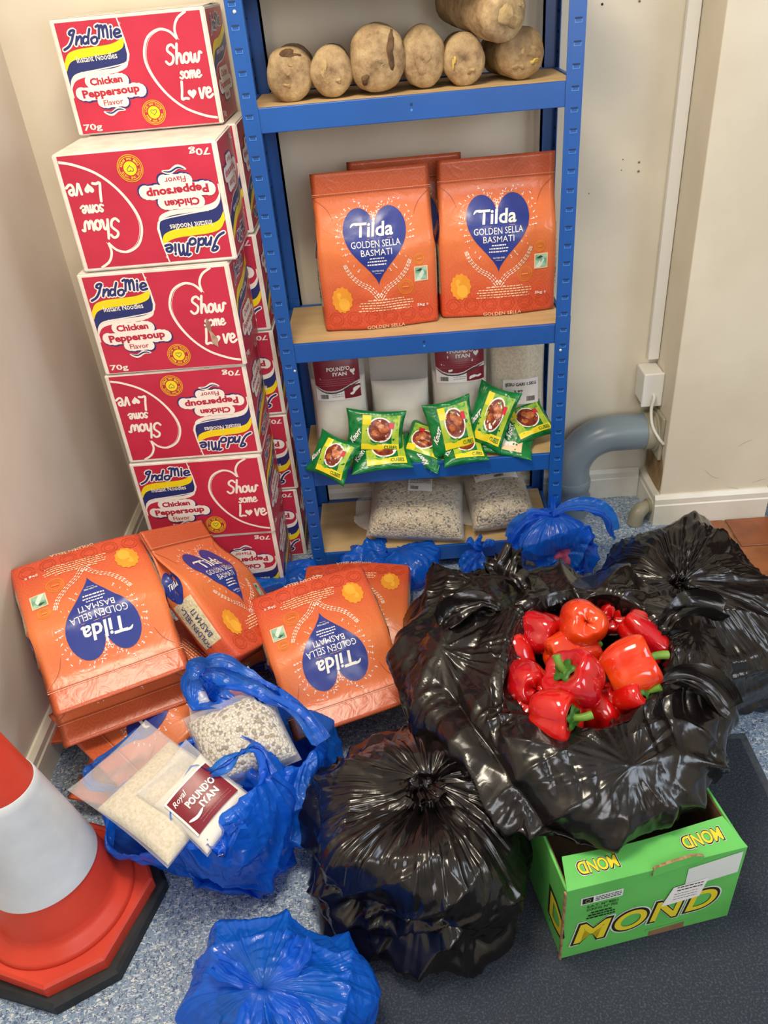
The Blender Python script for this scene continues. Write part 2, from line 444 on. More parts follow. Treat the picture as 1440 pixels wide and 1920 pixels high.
dr = struct(box('door_1', JX1 + .002, XR, .25, .30, 0, ZC, M_door))
for k in range(3):
    box('door_panel', JX1 + .1 + k * .33, JX1 + .36 + k * .33, .243, .25, .3, 1.9, M_door, dr, bev=.004)
# brown quarry tiles in front of the door
M_tile = mat('quarry_tile', '9A5B3A', .45, var='7A452B', var_scale=11., bump=.25, bump_scale=40)
M_tile2 = mat('quarry_tile_pale', 'A7683F', .45, var='86502F', var_scale=11., bump=.25, bump_scale=40)
M_grout = mat('tile_grout', '8C7558', .9, var='6B573F', var_scale=40.)
tb = struct(box('floor_threshold', 1.15, 2.3, -.30, .145, 0.0, .003, M_grout))
xs = np.arange(1.15, 2.2, .158)
for r in range(3):
    y1 = .143 - r * .147
    for i, x in enumerate(xs):
        x0 = x - (.07 if r % 2 else 0)
        a, b_ = max(x0 + .003, 1.152), min(x0 + .153, 2.298)
        if b_ - a > .02:
            t_ = box('tile', a, b_, y1 - .141, y1, .001, .0075 + .0006 * ((i * 7 + r * 3) % 3), M_tile if (i + r) % 2 else M_tile2, tb, bev=.0015, seg=1)
# skirting boards
def skirting(name, p0, p1, n, h=.106, t=.018):
    """profile swept from p0 to p1, n = outward normal"""
    pr = [(0, 0), (t, 0), (t, h - .034), (t - .003, h - .030), (t - .003, h - .012), (.006, h), (0, h)]
    V = []
    for p in (p0, p1):
        for a, z in pr: V.append((p[0] + n[0] * a, p[1] + n[1] * a, z))
    k = len(pr); F = [(i, (i + 1) % k, k + (i + 1) % k, k + i) for i in range(k)] + [tuple(range(k - 1, -1, -1)), tuple(range(k, 2 * k))]
    o = obj(name, V, F, M_skirt, smooth=False); bm = bmesh.new(); bm.from_mesh(o.data); bmesh.ops.recalc_face_normals(bm, faces=bm.faces[:]); bm.to_mesh(o.data); bm.free()
    return struct(o)
skirting('baseboard_back', (XL + .019, YB), (JX0 - .019, YB), (0, -1))
skirting('baseboard_left', (XL, YF), (XL, YB), (1, 0))
skirting('baseboard_right', (JX0, JY), (JX0, YB), (-1, 0))
skirting('baseboard_right_front', (JX0 - .018, JY), (JX1, JY), (0, -1), h=.108)
# broken plaster low on the side of the boxed-in corner
rg = np.random.RandomState(4)
hp = [(.178, .112), (.2, .108), (.24, .107), (.30, .107), (.33, .12), (.33, .22), (.31, .25), (.27, .23), (.2, .245), (.17, .2), (.168, .15)]
pp = Print(); pp.poly([(-y, z) for y, z in hp], M_brown, 1)
o = pp.build('bare_plaster_patch', lambda x, y, o_: np.c_[JX0 - .001 - o_, -x, y], jut)
# screw holes and wall plugs
M_hole = mat('screw_hole', '3B372F', .9)
M_plug = mat('wall_plug', 'A9A292', .6)
wb = bpy.data.objects['wall_back']
for u, v, r in ((1198, 304, .0035), (1197, 321, .0038), (1129, 8, .003), (1199, 2, .0035), (1104, 363, .0014), (1168, 299, .0013), (1165, 319, .0013), (840, 8, .002), (838, 38, .002)):
    p = ony(u, v, YB); V, F = latheVF([(r, 0), (r, .0012), (r * .6, .0016), (.0001, .0016)], 12)
    q = obj('plug_hole', [(p[0] + x, YB - .0002 - z, p[2] + y) for x, y, z in V], F, M_plug if r > .003 else M_hole, wb)
    if r > .003:
        V, F = latheVF([(r * .45, 0), (r * .45, .0022), (.0001, .0022)], 10)
        obj('hole_centre', [(p[0] + x, YB - .0002 - z, p[2] + y) for x, y, z in V], F, M_hole, wb)
M_scuff = mat('wall_scuff', 'A89F8C', .8)
for k, q in enumerate(([(1410, 905), (1424, 900), (1437, 897)], [(1360, 912), (1395, 918), (1425, 916)], [(1320, 880), (1335, 893), (1350, 897)], [(1382, 838), (1400, 828), (1412, 824)])):
    sp_ = Print(); sp_.stroke([(ony(u, v, JY)[0], ony(u, v, JY)[2]) for u, v in q], .0012, M_scuff, 1, smooth=10, taper=True)
    sp_.build('scuff_mark', lambda x, y, o_: np.c_[x, JY - o_, y], jut)
# white cable trunking with socket box and cable
tr = thing('cable_trunking', 'white plastic cable trunking running down the wall corner to a small box', 'trunking', (1.084, YB, .5))
def loc(o, parent):
    o.location = -Vector(parent.location); return o
loc(box('trunking_base', 1.067, 1.0965, YB - .012, YB - .001, .5, 2.45, M_white_pl, tr, bev=.001), tr)
loc(box('trunking_lid', 1.065, 1.098, YB - .024, YB - .0105, .5, 2.45, M_white_pl, tr, bev=.002), tr)
loc(box('junction_box', 1.040, 1.0995, .258, YB - .002, .378, .482, M_white_pl, tr, bev=.006, seg=3), tr)
loc(box('junction_box_lid', 1.037, 1.0995, .252, .262, .375, .485, M_white_pl, tr, bev=.004, seg=3), tr)
V, F = tubeVF(catmull([(1.071, .256, .415), (1.071, .242, .41), (1.064, .236, .375), (1.066, .215, .33), (1.084, .195, .295), (1.0995, .19, .275)], 24), .005, 8)
loc(obj('cable', V, F, mat('cable_sheath', 'DAD8CF', .45), tr), tr)
# large grey waste pipe
pip = thing('soil_pipe', 'thick grey plastic waste pipe bending from wall down to floor beside blue shelving', 'pipe', (.84, .27, 0))
cx, cy, cz, R, r = .838, .262, .288, .125, .057
path = [(1.065, cy, cz), (1.02, cy, cz), (cx + R + .01, cy, cz)] + [(cx + R - R * math.sin(a), cy, cz - R + R * math.cos(a)) for a in np.linspace(.05, math.pi / 2, 14)] + [(cx, cy, .15), (cx, cy, .1)]
V, F = tubeVF(path, r, 32); loc(obj('pipe_bend', V, F, M_pipe, pip, sharp=60), pip)
V, F = latheVF([(.0565, .135), (.061, .133), (.063, .126), (.063, .104), (.0595, .1), (.0595, .07), (.066, .066), (.067, .05), (.063, .044), (.061, .04), (.061, .001), (.0001, .001)], 36, cx, cy)
loc(obj('pipe_socket', V, F, M_pipe, pip, sharp=50), pip)
V, F = tubeVF([(1.0, cy, cz), (1.1035, cy, cz)], .0, 32)
prof = [(.0575, 1.055), (.060, 1.057), (.060, 1.081), (.066, 1.084), (.066, 1.0885), (.001, 1.0885)]
V, F = latheVF(prof, 32); loc(obj('wall_collar', [(z, cy + x, cz + y) for x, y, z in V], F, M_pipe_b, pip, sharp=50), pip)
loc(box('backing_plate', 1.0886, 1.0995, .195, .33, .215, .36, M_pipe_b, pip, bev=.003), pip)
# short overflow elbow
ov = thing('pipe_elbow', 'small beige plastic pipe elbow low on the white skirting', 'pipe', (1.04, .17, 0))
V, F = tubeVF([(1.0815, .19, .05), (1.066, .186, .05), (1.051, .178, .047), (1.037, .170, .036), (1.031, .166, .02), (1.030, .165, .001)], [.021, .021, .023, .024, .024, .024], 20)
loc(obj('elbow', V, F, M_pipe_b, ov, sharp=60), ov)
V, F = tubeVF([(1.0818, .19, .05), (1.07, .188, .05)], .0245, 20); loc(obj('collar', V, F, M_pipe_b, ov, sharp=60), ov)
# ceiling lamp panel
cl = thing('ceiling_light', 'square white ceiling light panel', 'light', (.05, -.95, ZC))
loc(box('light_frame', -.27, .37, -1.27, -.63, ZC - .02, ZC - .001, M_white_pl, cl, bev=.003), cl)
# door mat
M_carpet = mat('mat_pile', '2C333E', .95, var='4A525E', var_scale=260., var_fac=(.5, .72), bump=.9, bump_scale=300, detail=2)
M_matedge = mat('mat_rubber_edge', '4A5159', .7, var='3A4048', var_scale=90., bump=.4, bump_scale=200)
mt = thing('floor_mat', 'large dark charcoal carpet floor mat with rubber edge', 'mat', (.55, -1.2, 0))
MX0, MX1, MY0, MY1 = .086, 1.055, -2.0, -.70
loc(box('rubber_backing', MX0, MX1, MY0, MY1, .0005, .004, M_matedge, mt, bev=.001, seg=1), mt)
loc(box('carpet_pile', MX0 + .018, MX1 - .018, MY0 + .018, MY1 - .018, .003, .008, M_carpet, mt, bev=.002, seg=1), mt)

# ================================================================== blue shelving unit
M_blue = mat('blue_powder_coat', '1B56A6', .33, var='184F9B', var_scale=4., spec=.5)
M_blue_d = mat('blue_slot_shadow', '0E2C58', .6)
M_blue_hi = mat('blue_slot_lip_glint', '4C86CE', .3)  # lighter copy of the blue coat, paints a glint on the lips
M_mdf = mat('shelf_hardboard', 'C9AC7E', .6, var='BC9D6E', var_scale=7., bump=.1, bump_scale=120, stretch=(1, 4, 4))
M_rivet = mat('rivet_steel', 'E8EDF2', .25, metal=.6)
SW, SD, SH, PWD = .75, .305, 1.79, .038
sh = thing('shelving_unit', 'blue metal boltless shelving unit with brown hardboard shelves', 'shelf', (SW / 2, SD / 2, 0))
LV = [.0858, .3834, .7659, 1.3184, 1.573]
t = .002
for sx in (0, 1):
    for sy in (0, 1):
        X = 0. if sx == 0 else SW; dx = 1 if sx == 0 else -1
        Y = 0. if sy == 0 else SD; dy = 1 if sy == 0 else -1
        def bx(x0, x1, y0, y1, z0, z1):
            return boxVF(min(x0, x1), max(x0, x1), min(y0, y1), max(y0, y1), z0, z1)
        parts = []
        for z0, z1, g in ((0, .786, .0), (.787, SH, .0009)):
            parts.append(bx(X + dx * g, X + dx * PWD, Y + dy * g, Y + dy * (g + t), z0, z1))
            parts.append(bx(X + dx * g, X + dx * (g + t), Y + dy * (g + t), Y + dy * PWD, z0, z1))
            # raised inner rib along the edge
            parts.append(bx(X + dx * (PWD - .006), X + dx * PWD, Y + dy * (g - .0012), Y + dy * (g + t), z0, z1))
        V, F = joinVF(parts)
        po = loc(obj('post', V, F, M_blue, sh, smooth=False), sh)
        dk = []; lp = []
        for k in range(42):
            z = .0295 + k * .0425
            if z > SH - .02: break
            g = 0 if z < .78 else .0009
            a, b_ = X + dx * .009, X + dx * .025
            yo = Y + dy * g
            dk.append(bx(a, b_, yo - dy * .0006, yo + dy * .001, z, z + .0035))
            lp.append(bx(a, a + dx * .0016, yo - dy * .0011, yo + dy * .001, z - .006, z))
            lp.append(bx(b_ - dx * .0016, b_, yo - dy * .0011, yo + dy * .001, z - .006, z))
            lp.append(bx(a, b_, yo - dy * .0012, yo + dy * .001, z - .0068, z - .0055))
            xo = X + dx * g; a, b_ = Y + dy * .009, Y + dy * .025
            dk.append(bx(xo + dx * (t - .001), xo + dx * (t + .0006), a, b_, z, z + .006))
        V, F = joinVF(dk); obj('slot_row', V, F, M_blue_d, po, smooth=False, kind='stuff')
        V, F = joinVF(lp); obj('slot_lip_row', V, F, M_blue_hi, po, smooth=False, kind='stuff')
for k, z in enumerate(LV):
    for y0, y1, fr in ((.0026, .0126, 1), (SD - .0126, SD - .0026, 0)):
        bmv = loc(box('front_beam' if fr else 'rear_beam', PWD - .004, SW - PWD + .004, y0, y1, z - .0513, z, M_blue, sh, bev=.0015), sh)
        if fr:
            box('centre_slot', SW / 2 - .003, SW / 2 + .003, y0 - .0006, y0 + .001, z - .022, z - .016, M_blue_d, bmv)
            box('centre_rivet', SW / 2 - .0025, SW / 2 + .0025, y0 - .0012, y0 + .001, z - .033, z - .028, M_blue_hi, bmv, bev=.0008)
    for x0, x1 in ((.0026, .0126), (SW - .0126, SW - .0026)):
        loc(box('side_beam', x0, x1, PWD - .004, SD - PWD + .004, z - .0513, z, M_blue, sh, bev=.0015), sh)
    V, F = joinVF([boxVF(.0135, SW - .0135, .0135, SD - .0135, z - .011, z - .003)])
    loc(obj('shelf_board', V, F, M_mdf, sh, smooth=False), sh)
for u, v in ((439.5, 22), (1051, 657), (553, 696)):
    p = ony(u, v, -.001); V, F = latheVF([(.004, 0), (.0035, .0015), (.0015, .0022), (.0001, .0023)], 12)
    loc(obj('rivet', [(p[0] + x, .0005 - z, p[2] + y) for x, y, z in V], F, M_rivet, sh), sh)
def shelf_z(k): return LV[k] - .003

# ================================================================== noodle cartons
M_card = mat('white_carton_board', 'EDE6DC', .6, var='DCD2C4', var_scale=18.)
M_red = mat('carton_red', 'C42E49', .38, var='B92843', var_scale=9.)
M_pw = mat('print_white', 'F3EBE2', .45)
M_navy = mat('print_navy', '26306E', .4)
M_yel = mat('print_yellow', 'F3D81E', .4)
M_gold = mat('print_gold', 'E8A51E', .4)
M_rink = mat('print_red_ink', 'B7263F', .4)
BW, BH, BD = .357, .2525, .213
def cloud(p, rows, m, layer, grow=0., dx=0., dy=0.):
    for x0, x1, y0, y1 in rows:
        r = (y1 - y0) / 2
        n = max(2, int((x1 - x0) / (r * 1.1)))
        for k in range(n + 1):
            p.disc(x0 + r * .7 + (x1 - x0 - 1.4 * r) * k / n + dx, (y0 + y1) / 2 + dy + r * .12 * (-1) ** k, r + grow, m, layer, n=14, rings=1)
        p.rect(x0 + r * .5 + dx, x1 - r * .5 + dx, y0 - grow * .8 + dy, y1 + grow * .8 + dy, m, layer)
def carton_front():
    p = Print(); W, H = BW, BH
    X = lambda f: (f - .5) * W
    Y = lambda f: (1 - f) * H
    p.rect(X(.03), X(.97), Y(.985), Y(.03), M_red, 0)
    # swoosh: white edge, yellow, navy
    def band(off, m, layer, h):
        top = [(X(.032), Y(.36 + off)), (X(.07), Y(.285 + off)), (X(.14), Y(.255 + off)), (X(.26), Y(.245 + off)), (X(.36), Y(.235 + off)), (X(.43), Y(.20 + off)), (X(.452), Y(.14 + off))]
        bot = [(a, b - h) for a, b in top]
        T = catmull(top, 26); B = catmull(bot, 26)
        p._add(list(B) + list(T), [(i, i + 1, 26 + i + 1, 26 + i) for i in range(25)], m, layer)
        return T, B
    band(.19, M_pw, 1, .012); 
    T, B = band(.07, M_navy, 2, .032); band(.0, M_yel, 3, .019)
    p.poly([(X(.432), Y(.03)), (X(.44), Y(.03)), (X(.46), Y(.2)), (X(.468), Y(.33)), (X(.455), Y(.385)), (X(.44), Y(.39)), (X(.452), Y(.33)), (X(.45), Y(.2))], M_pw, 4)
    p.stroke([(X(.035), Y(.66)), (X(.037), Y(.56)), (X(.06), Y(.49)), (X(.11), Y(.455)), (X(.25), Y(.435)), (X(.4), Y(.41)), (X(.45), Y(.385))], .0026, M_pw, 4, smooth=24)
    p.poly([(X(.032), Y(.62)), (X(.036), Y(.56)), (X(.06), Y(.49)), (X(.1), Y(.458)), (X(.1), Y(.40)), (X(.05), Y(.38)), (X(.032), Y(.4))], M_navy, 2)
    for pen, m, l in ((.0112, M_pw, 4), (.0056, M_navy, 5)):
        p.script('IndO', X(.09), Y(.215), .070, .029, pen, m, l, slant=.25)
        p.script('MiE', X(.288), Y(.183), .056, .028, pen, m, l, slant=.12)
    p.text('®', X(.447), Y(.075), .005, .005, M_pw, 4)
    p.text('Instant Noodles', X(.25), Y(.335), .096, .0135, M_pw, 4, bold=.012, rot=.03)
    p.text('Tasty Nutrition. Good For You.', X(.26), Y(.455), .098, .006, M_pw, 4, bold=.004)
    rows = [(X(.15), X(.41), Y(.585), Y(.49)), (X(.07), X(.51), Y(.685), Y(.585)), (X(.2), X(.38), Y(.76), Y(.68))]
    cloud(p, rows, M_navy, 4, grow=.0036, dx=.002, dy=-.002); cloud(p, rows, M_pw, 5, grow=.0022)
    p.text('Chicken', X(.275), Y(.532), .078, .0165, M_rink, 6, bold=.045, rot=.03)
    p.text('Peppersoup', X(.29), Y(.638), .138, .0235, M_rink, 6, bold=.045, rot=.03)
    p.text('Flavor', X(.29), Y(.723), .047, .0125, M_rink, 6, bold=.012, rot=.03)
    p.stroke([(X(.21), Y(.80)), (X(.26), Y(.825)), (X(.31), Y(.79)), (X(.36), Y(.80))], .0095, M_pw, 5, smooth=14, taper=True)
    p.stroke([(X(.22), Y(.80)), (X(.26), Y(.818)), (X(.31), Y(.79)), (X(.35), Y(.797))], .0035, M_navy, 6, smooth=14, taper=True)
    p.text('70g', X(.11), Y(.935), .045, .0185, M_pw, 4, bold=.02)
    # round seal
    cx, cy, r = X(.545), Y(.845), .0285
    p.disc(cx, cy, r, M_gold, 5); p.disc(cx, cy, r * .93, M_rink, 6); p.ring(cx, cy, r * .84, .0012, M_yel, 7); p.disc(cx, cy, r * .5, M_yel, 7)
    hp_ = heart_pts(cx, cy, r * .5, r * .44, 24); p.stroke(np.r_[hp_, hp_[:1]], .0012, M_navy, 8)
    for s, a0, sg in (('LOVE the TASTE', math.pi * .93, -1), ('feel the spice', math.pi * 1.1, 1)):
        for k, ch in enumerate(s):
            if ch == ' ': continue
            a = a0 + sg * k * .062 * math.pi
            p.text(ch, cx + r * .67 * math.cos(a), cy + r * .67 * math.sin(a), .0032, .0048, M_yel, 8, bold=.02, rot=a - math.pi / 2 if sg < 0 else a + math.pi / 2)
    # large heart outline and handwriting
    hl = [(X(.965), Y(.94)), (X(.88), Y(.91)), (X(.76), Y(.83)), (X(.66), Y(.70)), (X(.585), Y(.53)), (X(.56), Y(.37)), (X(.60), Y(.22)), (X(.68), Y(.155)), (X(.75), Y(.175)), (X(.795), Y(.245))]
    p.stroke(hl, .0055, M_pw, 4, smooth=60)
    p.stroke([(a + .0045, b - .002) for a, b in hl], .0009, M_pw, 4, smooth=60)
    p.stroke([(X(.795), Y(.245)), (X(.79), Y(.16)), (X(.82), Y(.08)), (X(.88), Y(.03))], .0055, M_pw, 4, smooth=24)
    p.script('Show', X(.695), Y(.445), .082, .040, .0058, M_pw, 4)
    p.script('some', X(.765), Y(.575), .050, .030, .0044, M_pw, 4)
    p.script('L', X(.745), Y(.755), .02, .038, .0058, M_pw, 4)
    p.star(heart_pts(X(.825), Y(.718), .021, .021, 26), (X(.825), Y(.718)), M_pw, 4, 2)
    p.script('ve', X(.868), Y(.755), .032, .042, .0056, M_pw, 4)
    return p
def carton_side():
    p = Print(); W, H = BD, BH
    X = lambda f: (f - .5) * W
    Y = lambda f: (1 - f) * H
    p.rect(X(.03), X(.97), Y(.985), Y(.03), M_red, 0)
    for off, m, l, h in ((.185, M_pw, 1, .006), (.08, M_navy, 2, .03), (.0, M_yel, 3, .02)):
        T = catmull([(X(.03), Y(.40 + off)), (X(.2), Y(.3 + off)), (X(.6), Y(.27 + off)), (X(.97), Y(.17 + off))], 20); B = T - np.array([0, h])
        p._add(list(B) + list(T), [(i, i + 1, 21 + i, 20 + i) for i in range(19)], m, l)
    for pen, m, l in ((.011, M_pw, 4), (.0055, M_navy, 5)):
        p.script('IndO', X(.2), Y(.2), .062, .028, pen, m, l, slant=.2); p.script('MiE', X(.52), Y(.18), .055, .027, pen, m, l)
    p.text('Instant Noodles', X(.5), Y(.385), .1, .0125, M_pw, 4, bold=.012, rot=.05)
    rows = [(X(.25), X(.75), Y(.64), Y(.54)), (X(.12), X(.88), Y(.745), Y(.64)), (X(.35), X(.65), Y(.82), Y(.74))]
    cloud(p, rows, M_navy, 4, grow=.0036, dx=.002, dy=-.002); cloud(p, rows, M_pw, 5, grow=.0022)
    p.text('Chicken', X(.5), Y(.587), .078, .016, M_rink, 6, bold=.025); p.text('Peppersoup', X(.5), Y(.692), .14, .022, M_rink, 6, bold=.03); p.text('Flavor', X(.5), Y(.782), .045, .012, M_rink, 6, bold=.012)
    p.text('70g', X(.14), Y(.93), .04, .017, M_pw, 4, bold=.02)
    return p
def make_carton(label):
    c = thing('noodle_carton', label, 'box', group='red noodle cartons')
    bm = bmesh.new(); bmesh.ops.create_cube(bm, size=1)
    bmesh.ops.scale(bm, verts=bm.verts[:], vec=(BW, BD, BH)); bmesh.ops.translate(bm, verts=bm.verts[:], vec=(0, 0, BH / 2))
    bmesh.ops.bevel(bm, geom=bm.edges[:], offset=.003, segments=2, affect='EDGES')
    me = bpy.data.meshes.new('carton_body'); bm.to_mesh(me); bm.free(); me.materials.append(M_card)
    o = bpy.data.objects.new('carton_body', me); COL.objects.link(o); o.parent = c
    carton_front().build('front_print', lambda x, y, o_: np.c_[x, -BD / 2 - o_ * .5, y], c)
    ps = carton_side()
    ps.build('side_print', lambda x, y, o_: np.c_[BW / 2 + o_ * .5, x, y], c)
    ps.build('side_print', lambda x, y, o_: np.c_[-BW / 2 - o_ * .5, -x, y], c)
    # taped lid flaps meeting along the top, slightly raised
    M_tape = MATS.get('tape') or mat('tape', 'E4D9C8', .25)
    V = []; F = []
    for s, z1 in ((-1, .0016), (1, .0022)):
        b = len(V); V += [(-BW / 2 + .004, s * .0012, BH + z1), (BW / 2 - .004, s * .0012, BH + z1 * 1.1), (BW / 2 - .004, s * (BD / 2 - .002), BH + .0003), (-BW / 2 + .004, s * (BD / 2 - .002), BH + .0003)]
        F.append((b, b + 1, b + 2, b + 3) if s > 0 else (b + 3, b + 2, b + 1, b))
    obj('lid_flap', V, F, M_card, c, smooth=False)
    V, F = boxVF(-BW / 2 + .001, BW / 2 - .001, -.022, .022, BH + .0018, BH + .0026); obj('tape_strip', V, F, M_tape, c, smooth=False)
    return c
ct0 = make_carton('')
def place_carton(first, label, x1, yf, z, up=True, rz=0., tilt=0., sc=(1, 1)):
    """x1 = right edge, yf = front face, z = underside"""
    c = ct0
    if not first:
        c = ct0.copy(); COL.objects.link(c)
        for ch in ct0.children:
            d = ch.copy(); COL.objects.link(d); d.parent = c
    c['label'] = label
    c.scale = (sc[0], 1, sc[1])
    xc = x1 - BW / 2; yc = yf + BD / 2
    if up: c.location = (xc, yc, z); c.rotation_euler = (0, tilt, rz)
    else: c.location = (xc, yc, z + BH + .0003); c.rotation_euler = (0, math.pi + tilt, rz)
    return c
P_ = [(-.082, -.098, False, .012, 'upside-down red noodle carton on the floor under the front stack'),
      (-.078, -.102, True, -.004, 'upright red noodle carton second from the floor in the front stack'),
      (-.075, -.100, False, .006, 'upside-down red noodle carton in the middle of the front stack'),
      (-.067, -.104, True, -.012, 'upright red noodle carton with a gouge across its handwriting, front stack'),
      (-.048, -.100, False, .01, 'upside-down red noodle carton topmost of the front stack')]
for i, (x1, yf, up, rz, lb) in enumerate(P_):
    c_ = place_carton(i == 0, lb, x1, yf, i * (BH + .0035), up, rz)
    if i == 3: gouged = c_
Q_ = [(-.036, .121, False, -.006, 'red noodle carton on the floor behind the front stack beside the blue post'),
      (-.030, .119, False, .004, 'red noodle carton second from the floor in the rear stack beside the blue post'),
      (-.030, .121, False, .0, 'dented red noodle carton third from the floor in the rear stack'),
      (-.032, .119, False, -.004, 'red noodle carton fourth from the floor in the rear stack'),
      (-.036, .122, False, .003, 'red noodle carton fifth from the floor under the topmost one'),
      (-.056, .117, True, -.008, 'upright red noodle carton on the very top of the stacks against the wall')]
for i, (x1, yf, up, rz, lb) in enumerate(Q_): place_carton(False, lb, x1, yf, i * (BH + .0035), up, rz, sc=(.97, .93) if i == 5 else (1, 1))
gp = Print(); gx, gz = (.80 - .5) * BW, (1 - .66) * BH
gp.poly([(gx - .006, gz + .042), (gx + .003, gz + .03), (gx + .001, gz + .008), (gx + .013, gz - .012), (gx + .010, gz - .034), (gx - .003, gz - .022), (gx - .004, gz + .002), (gx - .010, gz + .022)], mat('torn_carton_paper', 'B79A86', .8, var='8E6F5C', var_scale=60.), 12)
gp.build('gouge', lambda x, y, o_: np.c_[x, -BD / 2 - o_ * .5, y], gouged)
# ================================================================== yams on the upper shelf
def yam_mat():
    m = bpy.data.materials.new('yam_skin'); m.use_nodes = True; nt = m.node_tree; b = nt.nodes['Principled BSDF']
    tc = nt.nodes.new('ShaderNodeTexCoord'); b.inputs['Roughness'].default_value = .85
    n = nt.nodes.new('ShaderNodeTexNoise'); n.inputs['Scale'].default_value = 22; n.inputs['Detail'].default_value = 8; n.inputs['Roughness'].default_value = .7
    r = nt.nodes.new('ShaderNodeValToRGB'); e = r.color_ramp.elements
    e[0].position = .3; e[0].color = (*hexc('6B543A'), 1); e[1].position = .7; e[1].color = (*hexc('CDB78F'), 1)
    k = e.new(.45); k.color = (*hexc('9C8260'), 1); k = e.new(.58); k.color = (*hexc('B59C74'), 1)
    n2 = nt.nodes.new('ShaderNodeTexNoise'); n2.inputs['Scale'].default_value = 130; n2.inputs['Detail'].default_value = 5
    a = nt.nodes.new('ShaderNodeMath'); a.operation = 'MULTIPLY_ADD'; a.inputs[1].default_value = .35
    bp = nt.nodes.new('ShaderNodeBump'); bp.inputs['Strength'].default_value = .9; bp.inputs['Distance'].default_value = .004
    nt.links.new(tc.outputs['Object'], n.inputs['Vector']); nt.links.new(tc.outputs['Object'], n2.inputs['Vector'])
    nt.links.new(n.outputs[0], r.inputs[0]); nt.links.new(r.outputs[0], b.inputs['Base Color'])
    nt.links.new(n2.outputs[0], a.inputs[0]); nt.links.new(n.outputs[0], a.inputs[2]); nt.links.new(a.outputs[0], bp.inputs['Height']); nt.links.new(bp.outputs[0], b.inputs['Normal'])
    return m
M_yam = yam_mat(); M_yamcut = mat('yam_flesh_scar', 'B49A6C', .8, var='8E7450', var_scale=40., bump=.8, bump_scale=90); M_yamdark = mat('yam_dark_scar', '6A4F35', .9, var='4A3522', var_scale=60., bump=1., bump_scale=80)
def yam(label, rx, rz, L, seed, loc_, rot, patches=(), pinch=.0):
    """blunt tuber lying along +y; origin on its underside below the front end's centre"""
    y_ = thing('yam', label, 'yam', loc_, rot, group='yams on the shelf')
    nu, nv = 40, 40; s = np.linspace(0, 1, nv); V = []
    # profile along the axis: blunt rounded ends
    yy = []; rr = []
    for q in s:
        if q < .35: a = q / .35 * math.pi / 2; yy.append(-rx * .62 * math.cos(a)); rr.append(math.sin(a) ** .62)
        else:
            w = (q - .35) / .65; yy.append(w * L); rr.append((1 - pinch * w) * (math.sqrt(max(0, 1 - max(0, (w - .8) / .2) ** 2)) * .999 + .001))
    A = np.linspace(0, 2 * math.pi, nu, endpoint=False)
    yy = np.array(yy)[:, None]; rr = np.array(rr)[:, None]
    P = np.stack([rx * rr * np.cos(A), yy + 0 * A, rz * rr * np.sin(A)], -1).reshape(-1, 3)
    D = P / np.maximum(np.linalg.norm(P * [1, .25, 1], axis=1, keepdims=True), 1e-6)
    d = .07 * rx * fbm(P * 14 + seed, seed) + .03 * rx * fbm(P * 45, seed + 9)
    P = P + D * d[:, None] * np.array([1, .8, 1]); P[:, 2] += rz
    P[:, 2] = np.maximum(P[:, 2], .0006 + .02 * rz * (1 - np.cos(P[:, 0] / rx)))
    F = gridF(nu, nv, closed_u=True); F.append(tuple(range(nu - 1, -1, -1))); F.append(tuple((nv - 1) * nu + k for k in range(nu)))
    body = obj('tuber', P, F, M_yam, y_)
    for k, (px, pz, sx, sz, m) in enumerate(patches):
        # scar laid on the end cap
        def capy(x, z):
            q = np.clip((x / rx) ** 2 + (z / rz) ** 2, 0, .97); rr_ = np.sqrt(q) ** (1 / .62); return -rx * .62 * np.sqrt(np.clip(1 - rr_ ** 2, 0, 1))
        a = np.linspace(0, 2 * math.pi, 18, endpoint=False); w = .8 + .3 * np.sin(a * 2 + seed) + .2 * np.sin(a * 3 + k + seed)
        V = []
        for r in (0.01, .5, .8, 1.):
            x = px * rx + sx * rx * r * w * np.cos(a); z = pz * rz + sz * rz * r * w * np.sin(a)
            h = .0035 + .0022 * np.sin(a * 2 + k) * r if r < 1 else -.001
            V += list(np.c_[x, capy(x, z) - h, z + rz])
        obj('end_scar', V, gridF(18, 4, closed_u=True), m, y_)
    return y_
zb = shelf_z(3)
C_, D_ = M_yamcut, M_yamdark
yams = [(.108, .100, .054, .056, .16, 0, 'pale brown yam with torn dark skin flap, beside the blue post', ((.1, .72, .55, .16, D_), (.25, .35, .3, .25, C_), (-.1, -.35, .2, .1, C_))),
        (.204, .088, .046, .053, .17, .02, 'narrow egg-ended yam beside the one with a torn skin flap', ((-.35, .1, .35, .5, C_), (.3, -.3, .2, .12, C_))),
        (.306, .085, .064, .070, .16, -.01, 'fattest yam of the row, pale with a dark scar down its end', ((.5, .25, .2, .5, D_), (-.45, -.5, .2, .15, D_), (.1, -.1, .3, .2, C_))),
        (.408, .105, .050, .063, .15, .0, 'smooth pinkish-brown yam between the fattest yam and a yam with a yellow nick', ((.0, -.1, .5, .4, M_yam),)),
        (.500, .100, .047, .053, .15, -.02, 'yam with a small yellow nick on its end', ((-.5, -.05, .1, .3, mat('yam_yellow_cut', 'D8C060', .7, var='B79A50', var_scale=50.)), (.3, -.4, .2, .15, C_)))]
for i, (x, y, rx, rz, L, rzr, lb, pt) in enumerate(yams):
    yam(lb, rx, rz, L, 10 + i * 7, (x, y, zb), (0, 0, rzr), pt, pinch=.15)
yam('lumpy yam at the right end of the row below the stacked one', .055, .052, .16, 77, (.630, .120, zb), (0, 0, .25), ((.35, -.25, .25, .2, MATS['yam_yellow_cut']), (.1, .2, .4, .3, C_), (-.3, -.4, .25, .2, C_)), pinch=.1)
